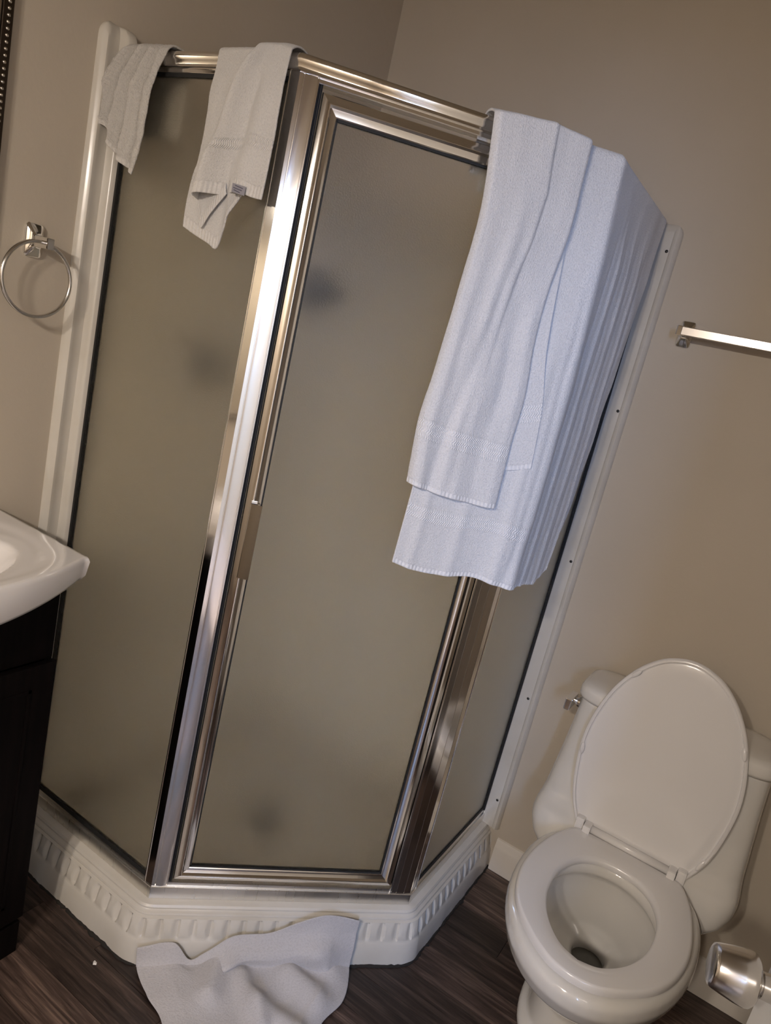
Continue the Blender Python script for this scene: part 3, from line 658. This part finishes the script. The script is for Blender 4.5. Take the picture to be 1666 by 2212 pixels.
# cloth on the floor against the base
def fmap(S, T, H):
    """T<=0: height up the front of the base; T>0: distance out on the floor; H: lift"""
    T = T+0.022*np.sin(S*17+0.6)*np.clip(1-np.abs(T)/0.07, 0, 1)
    zz = np.where(T < 0, -T, 0.0)*0.98; oo = np.where(T < 0, 0.060-0.0*T, 0.060+T)
    k = 0.5*(np.sqrt(T*T+0.0012)-np.abs(T)); zz = zz+k*0.7; oo = oo+k*0.7
    tilt = np.clip(-T/0.14, 0, 1)
    oo = oo-0.010*np.clip((-T-0.06)/0.04, 0, 1)+np.where(T < 0, np.maximum(H, 0.004)*0.9, 0.0); zz = zz+np.where(T >= 0, H, H*0.2)
    x = A_[0]+S*ud[0]+oo*ndg[0]; y = A_[1]+S*ud[1]+oo*ndg[1]; return x, y, zz+0.004
nu, nv = 130, 110
G = coons([(-0.008, -0.060), (0.000, 0.000), (0.030, 0.08), (0.068, 0.145), (0.085, 0.26)], [(0.518, -0.138), (0.516, -0.05), (0.510, 0.030), (0.485, 0.10), (0.42, 0.165), (0.40, 0.27)],
          [(-0.008, -0.060), (0.055, -0.072), (0.085, -0.066), (0.118, -0.030), (0.15, -0.045), (0.21, -0.088), (0.30, -0.098), (0.36, -0.128), (0.422, -0.152), (0.47, -0.150), (0.518, -0.138)],
          [(0.085, 0.26), (0.2, 0.28), (0.3, 0.275), (0.40, 0.27)], nu, nv)
U, V = UV(nu, nv); Tt = G[:, :, 1]; Ss = G[:, :, 0]
H = 0.012+0.005*np.clip(smooth_noise(nu, nv, 4, 4, 21), -1, 2)+0.0012*smooth_noise(nu, nv, 9, 7, 22)
def rdg(x0, y0, x1, y1, wd, am):   # ridge segment in (s,T)
    dx, dy = x1-x0, y1-y0; L2 = dx*dx+dy*dy; t = np.clip(((Ss-x0)*dx+(Tt-y0)*dy)/L2, 0, 1); d2 = (Ss-x0-t*dx)**2+(Tt-y0-t*dy)**2; return am*np.exp(-d2/wd**2)
H += rdg(0.20, -0.02, 0.165, 0.09, 0.030, 0.026)+rdg(0.20, -0.03, 0.40, -0.06, 0.035, 0.014)+rdg(0.43, -0.06, 0.49, 0.03, 0.035, 0.020)+rdg(0.36, 0.03, 0.43, 0.12, 0.035, 0.026)+rdg(0.24, 0.05, 0.28, 0.17, 0.022, 0.020)+rdg(0.28, 0.12, 0.38, 0.20, 0.03, 0.022)
edge = np.minimum(np.minimum(U, 1-U)*8, 1)*np.minimum(np.minimum(V*6, 1), (1-V)*6+0.1); edge = np.clip(edge, 0, 1)
H = 0.003+np.maximum(H, 0)*edge
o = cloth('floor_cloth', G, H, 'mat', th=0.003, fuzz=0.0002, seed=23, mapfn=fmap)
tag(o, 'rumpled white cloth lying on the floor against the front of the shower base', 'cloth')
o = link('plaster_chip', pyd([(0.462, -1.062, 0.0005), (0.468, -1.068, 0.0005), (0.474, -1.063, 0.0005), (0.470, -1.058, 0.0005), (0.463, -1.059, 0.003), (0.468, -1.064, 0.0034), (0.472, -1.061, 0.002)], [(0, 1, 2, 3), (0, 4, 5, 1), (1, 5, 6, 2), (2, 6, 3), (3, 6, 5, 4), (3, 4, 0)]), 'chip')
tag(o, 'tiny white flake of plaster on the dark floor left of the floor cloth', 'debris')

# ------------------------------------------------------------ toilet
XC = 1.412
toi = empty('toilet', (XC, -0.35, 0))
def egg(hw, yf, yb, z, n=56, nb_=2.6, nf=2.0, ym=None):
    """egg outline; widest at ym"""
    if ym is None: ym = yb+(yf-yb)*0.42
    out = []
    for i in range(n):
        a = 2*math.pi*i/n; c, s = math.cos(a), math.sin(a)
        if s >= 0: e = 2/nb_; x = hw*math.copysign(abs(c)**e, c); y = ym+(yb-ym)*abs(s)**e
        else: e = 2/nf; x = hw*math.copysign(abs(c)**e, c); y = ym+(yf-ym)*abs(s)**e
        out.append((XC+x, y, z))
    return out
R_ = [egg(0.125, -0.53, -0.10, 0.0, nb_=5, nf=2.6), egg(0.125, -0.53, -0.10, 0.018, nb_=5, nf=2.6), egg(0.108, -0.505, -0.11, 0.035, nb_=5, nf=2.5), egg(0.100, -0.50, -0.12, 0.12, nb_=4, nf=2.4), egg(0.115, -0.545, -0.12, 0.19, nb_=3.5), egg(0.150, -0.62, -0.13, 0.25, nb_=3),
      egg(0.192, -0.695, -0.15, 0.30), egg(0.210, -0.742, -0.18, 0.345), egg(0.2145, -0.762, -0.20, 0.382), egg(0.2110, -0.764, -0.21, 0.409), egg(0.203, -0.753, -0.215, 0.4215), egg(0.185, -0.735, -0.225, 0.424),
      egg(0.135, -0.706, -0.325, 0.424, nb_=2), egg(0.128, -0.700, -0.332, 0.419, nb_=2), egg(0.126, -0.697, -0.335, 0.398, nb_=2), egg(0.134, -0.700, -0.325, 0.388, nb_=2), egg(0.132, -0.690, -0.320, 0.36, nb_=2), egg(0.112, -0.63, -0.315, 0.30, nb_=2), egg(0.078, -0.53, -0.31, 0.245, nb_=2), egg(0.048, -0.44, -0.315, 0.215, nb_=2), egg(0.040, -0.415, -0.325, 0.200, nb_=2), egg(0.038, -0.41, -0.328, 0.15, nb_=2)]
bowl = loft(R_)
def rrect(hw, yf, yb, z, n=64, e=5.0):
    out = []; yc = (yf+yb)/2; hy = (yb-yf)/2
    for i in range(n):
        a = 2*math.pi*i/n; c, s = math.cos(a), math.sin(a); out.append((XC+hw*math.copysign(abs(c)**(2/e), c), yc+hy*math.copysign(abs(s)**(2/e), s), z))
    return out
T_ = [rrect(0.150, -0.27, -0.03, 0.285, e=4), rrect(0.185, -0.28, -0.022, 0.305, e=4), rrect(0.225, -0.285, -0.02, 0.335), rrect(0.252, -0.285, -0.018, 0.365), rrect(0.266, -0.275, -0.016, 0.395), rrect(0.2685, -0.268, -0.016, 0.415), rrect(0.266, -0.258, -0.016, 0.435), rrect(0.263, -0.238, -0.016, 0.452), rrect(0.260, -0.222, -0.016, 0.475), rrect(0.253, -0.208, -0.016, 0.56), rrect(0.245, -0.203, -0.016, 0.66), rrect(0.240, -0.20, -0.016, 0.746)]
tank = loft(T_)
bm = bmesh.new(); bm.from_mesh(bowl); bm.from_mesh(tank)
# deck between the bowl rim and the tank
d_ = loft([rrect(0.15, -0.30, -0.10, 0.33, e=4), rrect(0.165, -0.305, -0.10, 0.40, e=4), rrect(0.160, -0.300, -0.10, 0.424, e=4)]); bm.from_mesh(d_)
me0 = bpy.data.meshes.new('t'); bm.to_mesh(me0); bm.free()
tmp = bpy.data.objects.new('tmp', me0); C.objects.link(tmp)
md = tmp.modifiers.new('r', 'REMESH'); md.mode = 'VOXEL'; md.voxel_size = 0.0048; md.use_smooth_shade = True
md = tmp.modifiers.new('s', 'SMOOTH'); md.factor = 0.6; md.iterations = 9
bpy.context.view_layer.update(); dg = bpy.context.evaluated_depsgraph_get()
body_me = bpy.data.meshes.new_from_object(tmp.evaluated_get(dg)); bpy.data.objects.remove(tmp)
link('bowl_and_tank', body_me, 'porcelain', toi, smooth=True)
link('drain_water', lathe([(0, 0.0), (0.041, 0.0)], 32, (0, 0, 1), (XC, -0.37, 0.186), cap=False), 'water', toi)
# tank lid
TL = [rrect(0.228, -0.195, -0.016, 0.745, e=5), rrect(0.230, -0.197, -0.012, 0.7508, e=5), rrect(0.2475, -0.2165, -0.008, 0.7515, e=5), rrect(0.250, -0.219, -0.007, 0.760, e=5), rrect(0.249, -0.218, -0.007, 0.778, e=5), rrect(0.244, -0.213, -0.010, 0.788, e=5), rrect(0.233, -0.203, -0.018, 0.794, e=4.5), rrect(0.19, -0.17, -0.045, 0.7975, e=4), rrect(0.05, -0.12, -0.10, 0.7985, e=3)]
link('tank_lid', loft(TL), 'porcelain', toi, smooth=True)
# seat ring
def half_to_ring(H, n):   # H list of (y, hw) from back centre to front centre -> closed xy loop
    D = arc_resample(cr_spline(H, 200), n); R1 = [(XC+w_, y) for y, w_ in D]; L1 = [(XC-w_, y) for y, w_ in D[::-1]][1:-1]; return R1+L1
HO = [(-0.262, 0.0), (-0.262, 0.10), (-0.266, 0.134), (-0.300, 0.155), (-0.37, 0.178), (-0.47, 0.1925), (-0.56, 0.186), (-0.64, 0.157), (-0.70, 0.108), (-0.742, 0.05), (-0.752, 0.0)]
HI = [(-0.345, 0.0), (-0.352, 0.045), (-0.385, 0.085), (-0.44, 0.110), (-0.50, 0.1165), (-0.57, 0.109), (-0.635, 0.083), (-0.682, 0.043), (-0.698, 0.0)]
nS = 70
O_ = np.array(half_to_ring(HO, nS)); I_ = np.array(half_to_ring(HI, nS))
zb_, zt_ = 0.4275, 0.4475
cs_ = [(0.012, zb_), (0.0, zb_+0.003), (0.0, zb_+0.010), (0.004, zt_-0.004), (0.012, zt_-0.0006), (0.03, zt_), (0.5, zt_+0.0008), (0.90, zt_-0.0005), (0.97, zt_-0.004), (1.0, zt_-0.011), (0.97, zb_)]
rings = []
for t, z in cs_:
    if t > 0.05 or t == 0: tt = t
    else: tt = t*6 if t < 0.03 else t*4
    P_ = O_*(1-tt)+I_*tt; rings.append([(x, y, z) for x, y in P_])
nn = len(rings[0]); vs = [v for r in rings for v in r]; fs = []
for j in range(len(rings)):
    for i in range(nn): a = j*nn+i; b = j*nn+(i+1) % nn; c = ((j+1) % len(rings))*nn+(i+1) % nn; d = ((j+1) % len(rings))*nn+i; fs.append((a, b, c, d))
st = link('seat', pyd(vs, fs), 'seat', toi); shade_auto(st, 50)
# lid, standing open
HL = [(0.0, 0.0), (0.0, 0.095), (0.0, 0.128), (0.030, 0.150), (0.085, 0.174), (0.16, 0.189), (0.24, 0.195), (0.32, 0.185), (0.40, 0.160), (0.465, 0.121), (0.51, 0.075), (0.53, 0.030), (0.534, 0.0)]
Dl = arc_resample(cr_spline(HL, 200), 60); LO = np.array([(w_, h) for h, w_ in Dl]+[(-w_, h) for h, w_ in Dl[::-1]][1:-1])
cen = np.array([0.0, 0.26])
tilt_ = math.radians(5.0)
def LP(x, h, d):   # d toward the viewer (front) from the lid mid-plane
    return (XC+x, -0.250+h*math.sin(tilt_)-d*math.cos(tilt_), 0.432+h*math.cos(tilt_)-d*math.sin(tilt_)*0)
def inset(P, t):
    nx = np.roll(P, -1, 0)-np.roll(P, 1, 0); nx /= np.linalg.norm(nx, axis=1, keepdims=True)+1e-9; nrm = np.stack([-nx[:, 1], nx[:, 0]], 1)
    sg = np.sign(((cen-P)*nrm).sum(1))[:, None]; return P+nrm*sg*t
lc = [(0.012, -0.0135), (0.004, -0.009), (0.0, -0.002), (0.001, 0.004), (0.004, 0.0065), (0.0085, 0.0065), (0.0100, 0.0005), (0.013, -0.0010), (0.017, 0.0005)]
rings = [[LP(x, h, d) for x, h in inset(LO, t)] for t, d in lc]
P_in = inset(LO, 0.017)
for f, d in ((0.9, 0.0007), (0.6, 0.0009), (0.25, 0.0010), (0.01, 0.0010)): rings.append([LP(*(cen+(p-cen)*f), d) for p in P_in])
rings = [[LP(*(cen+(p-cen)*f), -0.0150) for p in inset(LO, 0.012)] for f in (0.3, 0.8)]+rings
ld = link('lid', loft(rings), 'seat', toi); shade_auto(ld, 40)
for (x, h) in ((-0.1935, 0.205), (-0.122, 0.450), (0.172, 0.375), (0.166, 0.075)):
    # oval bumpers on the lid's rim
    bmn = bmesh.new(); bmesh.ops.create_uvsphere(bmn, u_segments=16, v_segments=8, radius=1.0)
    i = int(np.argmin(np.linalg.norm(inset(LO, 0.006)-np.array([x, h]), axis=1))); Q = inset(LO, 0.0085); p = Q[i]; tg = Q[(i+2) % len(Q)]-Q[i-2]; tg = tg/np.linalg.norm(tg)
    c3 = Vector(LP(p[0], p[1], 0.0062)); t3 = (Vector(LP(p[0]+tg[0]*.01, p[1]+tg[1]*.01, 0.0045))-c3).normalized(); n3 = Vector((0, -1, 0)); b3 = t3.cross(n3)
    for v in bmn.verts: q = v.co.copy(); v.co = c3+t3*q.x*0.0175+b3*q.y*0.0062+n3*q.z*0.0042
    link('bumper', bm_me(bmn), 'seat', ld, smooth=True)
# hinge
hg = link('hinge_bar', tube([(XC-0.098, -0.258, 0.4525), (XC+0.098, -0.258, 0.4525)], 0.0105, 20), 'seat', toi, smooth=True)
for s in (-1, 1):
    box('hinge_cap', (XC+s*0.108-0.010, -0.280, 0.430), (XC+s*0.108+0.010, -0.244, 0.466), 'seat', hg, 0.005)
    bmn = bmesh.new(); box_bm(bmn, (XC+s*0.130-0.011, -0.266, 0.430), (XC+s*0.130+0.011, -0.236, 0.472), None, 0.006); link('lid_ear', bm_me(bmn), 'seat', ld)
# flush lever
fv = link('flush_lever', lathe([(0, 0.0), (0.016, 0.0), (0.016, 0.006), (0.010, 0.008), (0.009, 0.018), (0, 0.018)], 24, (-1, 0, 0), (XC-0.239, -0.150, 0.718), cap=False), 'fixture', toi); shade_auto(fv)
box('lever_arm', (XC-0.271, -0.200, 0.702), (XC-0.254, -0.132, 0.734), 'fixture', fv, 0.003)
reloc(toi); tag(toi, 'white one-piece toilet with its lid up, standing against the back wall', 'toilet')

# ------------------------------------------------------------ vanity and sink
van = empty('vanity_cabinet', (0.16, -1.46, 0))
VY0, VY1, VX = -1.757, -1.163, 0.312
box('side_panel', (0.003, VY1-0.016, 0.0), (VX-0.006, VY1, 0.905), 'espresso', van, 0.001); box('side_panel', (0.003, VY0, 0.0), (VX-0.006, VY0+0.016, 0.905), 'espresso', van, 0.001)
box('bottom_panel', (0.003, VY0+0.016, 0.09), (VX-0.02, VY1-0.016, 0.106), 'espresso', van); box('toe_kick', (VX-0.05, VY0+0.016, 0.0), (VX-0.035, VY1-0.016, 0.09), 'espresso', van)
box('apron', (VX-0.022, VY0, 0.754), (VX-0.005, VY1-0.0, 0.905), 'espresso', van, 0.002)
for i, (a, b) in enumerate(((VY1-0.2955, VY1+0.003), (VY0-0.003, VY0+0.2955))):
    d = box('cabinet_door', (VX-0.006, a, 0.10), (VX+0.008, b, 0.750), 'espresso', van, 0.002)
    for lo, hi in (((VX+0.0078, a+0.05, 0.15), (VX+0.0095, b-0.05, 0.158)), ((VX+0.0078, a+0.05, 0.69), (VX+0.0095, b-0.05, 0.698)), ((VX+0.0078, a+0.05, 0.15), (VX+0.0095, a+0.058, 0.698)), ((VX+0.0078, b-0.058, 0.15), (VX+0.0095, b-0.05, 0.698))):
        box('panel_moulding', lo, hi, 'espresso', d, 0.0008)
for y in (VY1-0.03, VY0+0.03): box('foot', (VX-0.04, y-0.03, 0.0), (VX+0.004, y+0.03, 0.085), 'espresso', van, 0.002)
reloc(van); tag(van, 'black espresso vanity cabinet under the white sink against the left wall', 'cabinet')
# sink top
YC_, HWs = -1.46, 0.325
def front_x(y):
    t = (y-YC_)/HWs; return 0.337+0.072*max(0, 1-(abs(t)/0.98)**2.2)
nx_, ny_ = 70, 120
top = np.zeros((nx_, ny_, 3)); ysv = np.linspace(YC_-HWs, YC_+HWs, ny_)
for j, y in enumerate(ysv):
    xf = front_x(y)
    for i in range(nx_):
        x = 0.002+(xf-0.002)*i/(nx_-1); e = ((x-0.215)/0.150)**2+((y-YC_)/0.235)**2
        z = 0.980
        dd_ = math.sqrt(e); z -= 0.105*(1-min(1, dd_)**2.6) if dd_ < 1 else 0
        rx = (x-0.205)/0.178; ry = (y-YC_)/0.292; er = (abs(rx)**3+abs(ry)**3)**(1/3)
        z += 0.004/(1+math.exp(-(er-0.98)*45))       # slightly raised outer rim
        if dd_ < 1.12: z -= 0.003*(1.12-dd_)/0.12 if dd_ > 1 else 0.003
        top[i, j] = (x, y, z)
vs = top.reshape(-1, 3).tolist(); fs = [(i*ny_+j, (i+1)*ny_+j, (i+1)*ny_+j+1, i*ny_+j+1) for i in range(nx_-1) for j in range(ny_-1)]
per = [(i, ny_-1) for i in range(nx_)]+[(nx_-1, j) for j in range(ny_-2, -1, -1)]+[(i, 0) for i in range(nx_-2, -1, -1)]+[(0, j) for j in range(1, ny_-1)]
np_ = len(per); ring_prev = [i*ny_+j for i, j in per]
def skirt(k):
    r = []
    for i, j in per:
        x, y, z = top[i, j]; t = (y-YC_)/HWs; cx, cy = 0.18, YC_
        bulge = 0.052+0.034*max(0, 1-(abs(t)/0.95)**1.6)
        zz = [0.9835-0.0035, 0.9835-0.010, 0.9835-bulge+0.012, 0.9835-bulge+0.003, 0.9835-bulge][k]; ex = [0.0026, 0.0045, 0.001, -0.004, -0.014][k]
        ox = ex if i == nx_-1 else 0; oy = ex*(1 if j == ny_-1 else -1 if j == 0 else 0)
        r.append((max(0.002, x+ox), y+oy, zz))
    return r
for k in range(5):
    b0 = len(vs); vs += skirt(k)
    for a in range(np_): b = (a+1) % np_; fs.append((ring_prev[a], ring_prev[b], b0+b, b0+a))
    ring_prev = list(range(b0, b0+np_))
b0 = len(vs); vs += [(0.18+(v[0]-0.18)*0.55, YC_+(v[1]-YC_)*0.72, 0.868) for v in vs[ring_prev[0]:ring_prev[0]+np_]]
for a in range(np_): b = (a+1) % np_; fs.append((ring_prev[a], ring_prev[b], b0+b, b0+a))
fs.append(tuple(range(b0, b0+np_)))
sk = link('sink_basin', pyd(vs, fs), 'sink', None); shade_auto(sk, 60)
link('drain', lathe([(0, 0), (0.02, 0), (0.023, 0.002), (0.015, 0.003), (0, 0.002)], 24, (0, 0, 1), (0.215, YC_, 0.8785), cap=False), 'fixture', sk, smooth=True)
tag(sk, 'glossy white bow-fronted ceramic sink top sitting on the black vanity', 'sink')

# ------------------------------------------------------------ mirror
mr = empty('wall_mirror', (0.0, -1.5, 1.6)); my0, my1, mz0, mz1 = -1.80, -1.203, 1.20, 2.12
box('mirror_glass', (0.004, my0+0.03, mz0+0.03), (0.008, my1-0.03, mz1-0.03), 'mirror', mr)
for lo, hi in (((0.001, my1-0.0195, mz0), (0.016, my1, mz1)), ((0.001, my0, mz0), (0.016, my0+0.0195, mz1)), ((0.001, my0+0.0195, mz0), (0.016, my1-0.0195, mz0+0.0195)), ((0.001, my0+0.0195, mz1-0.0195), (0.016, my1-0.0195, mz1))):
    box('frame_rail', lo, hi, 'frame', mr, 0.002)
for lo, hi in (((0.001, my1-0.034, mz0+0.034), (0.012, my1-0.021, mz1-0.034)), ((0.001, my0+0.021, mz0+0.034), (0.012, my0+0.034, mz1-0.034)), ((0.001, my0+0.021, mz0+0.021), (0.012, my1-0.021, mz0+0.034)), ((0.001, my0+0.021, mz1-0.034), (0.012, my1-0.021, mz1-0.021))):
    box('inner_rail', lo, hi, 'bead', mr, 0.002)
bm = bmesh.new()
def bead(y, z):
    r = bmesh.ops.create_icosphere(bm, subdivisions=1, radius=0.0042); bmesh.ops.translate(bm, verts=r['verts'], vec=(0.0165, y, z))
z = mz0+0.01
while z < mz1-0.005: bead(my1-0.010, z); bead(my0+0.010, z); z += 0.0113
y = my0+0.02
while y < my1-0.015: bead(y, mz0+0.010); bead(y, mz1-0.010); y += 0.0113
link('bead_row', bm_me(bm), 'bead', mr, smooth=True, kind='stuff')
reloc(mr); tag(mr, 'wall mirror in a dark frame edged with silver beads above the sink', 'mirror')

# ------------------------------------------------------------ towel ring and bar
def plate(cy, cz, hy, hz, t, axis):   # domed rectangular escutcheon; axis 'x' on left wall, 'y' on back wall
    rings = []
    for (f, h) in ((1.0, 0.0), (1.0, 0.004), (0.93, 0.007), (0.55, 0.013), (0.42, t)):
        r = []
        for i in range(40):
            a = 2*math.pi*i/40; c, s = math.cos(a), math.sin(a); r.append((f*hy*math.copysign(abs(c)**0.33, c), (f if h < t-0.001 else 0.36)*hz*math.copysign(abs(s)**0.33, s), h))
        rings.append([((h, cy+a, cz+b) if axis == 'x' else (cy+a, -h, cz+b)) for a, b, h in r])
    return loft(rings)
tr = empty('towel_ring', (0, -1.110, 1.566))
shade_auto(link('wall_plate', plate(-1.1095, 1.567, 0.0205, 0.0345, 0.020, 'x'), 'fixture', tr), 30)
box('post', (0.018, -1.1185, 1.555), (0.0635, -1.1025, 1.5775), 'fixture', tr, 0.002)
rc_ = 0.0752; rcy, rcz = -1.1225, 1.4915
rp = [(0.050, rcy+rc_*math.sin(a), rcz+rc_*math.cos(a)) for a in np.linspace(0, 2*math.pi, 72, endpoint=False)]
link('ring', tube(rp, 0.0041, 14, closed=True), 'ring', tr, smooth=True)
reloc(tr); tag(tr, 'round chrome towel ring with nothing on it, on the left wall', 'towel ring')
tb = empty('towel_bar', (1.41, 0, 1.73))
for cx in (1.112, 1.722):
    shade_auto(link('wall_plate', plate(cx, 1.728, 0.0195, 0.034, 0.020, 'y'), 'fixture', tb), 30)
    box('post', (cx-0.011, -0.0815, 1.7165), (cx+0.011, -0.018, 1.7405), 'fixture', tb, 0.002)
box('bar', (1.113, -0.0825, 1.718), (1.721, -0.0625, 1.739), 'bar', tb, 0.0015)
reloc(tb); tag(tb, 'square chrome towel bar with nothing on it, on the wall above the toilet', 'towel bar')

# ------------------------------------------------------------ behind the camera: hall window and the wall lamp (seen only in reflections)
bm = bmesh.new()
for lo, hi in (((HX, -4.42, 1.5), (HX+0.05, -4.37, 2.45)), ((HX, -3.60, 1.5), (HX+0.05, -3.55, 2.45)), ((HX, -4.37, 1.5), (HX+0.05, -3.60, 1.55)), ((HX, -4.37, 2.40), (HX+0.05, -3.60, 2.45))): box_bm(bm, lo, hi)
struct('window_1', bm_me(bm), 'trim')
wl = empty('wall_lamp', (1.22, FY, 2.15))
box('back_plate', (0.98, FY+0.001, 2.11), (1.46, FY+0.025, 2.20), 'nickel', wl, 0.004)
for lx, ly, lz in LAMPS:
    link('arm', tube([(lx, FY+0.02, 2.16), (lx, FY+0.10, 2.185), (lx, ly, 2.165)], 0.008), 'nickel', wl, smooth=True)
    link('lamp_shade', lathe([(0.022, 0.105), (0.030, 0.10), (0.055, 0.05), (0.068, 0.0), (0.065, 0.0), (0.052, 0.05), (0.027, 0.095), (0.0, 0.098)], 32, Vector((-0.03, -0.35, 1.0)), (lx, ly, lz+0.005), cap=False), 'shade', wl, smooth=True)
reloc(wl); tag(wl, 'two-light wall lamp with bell shades, behind the viewer', 'lamp')
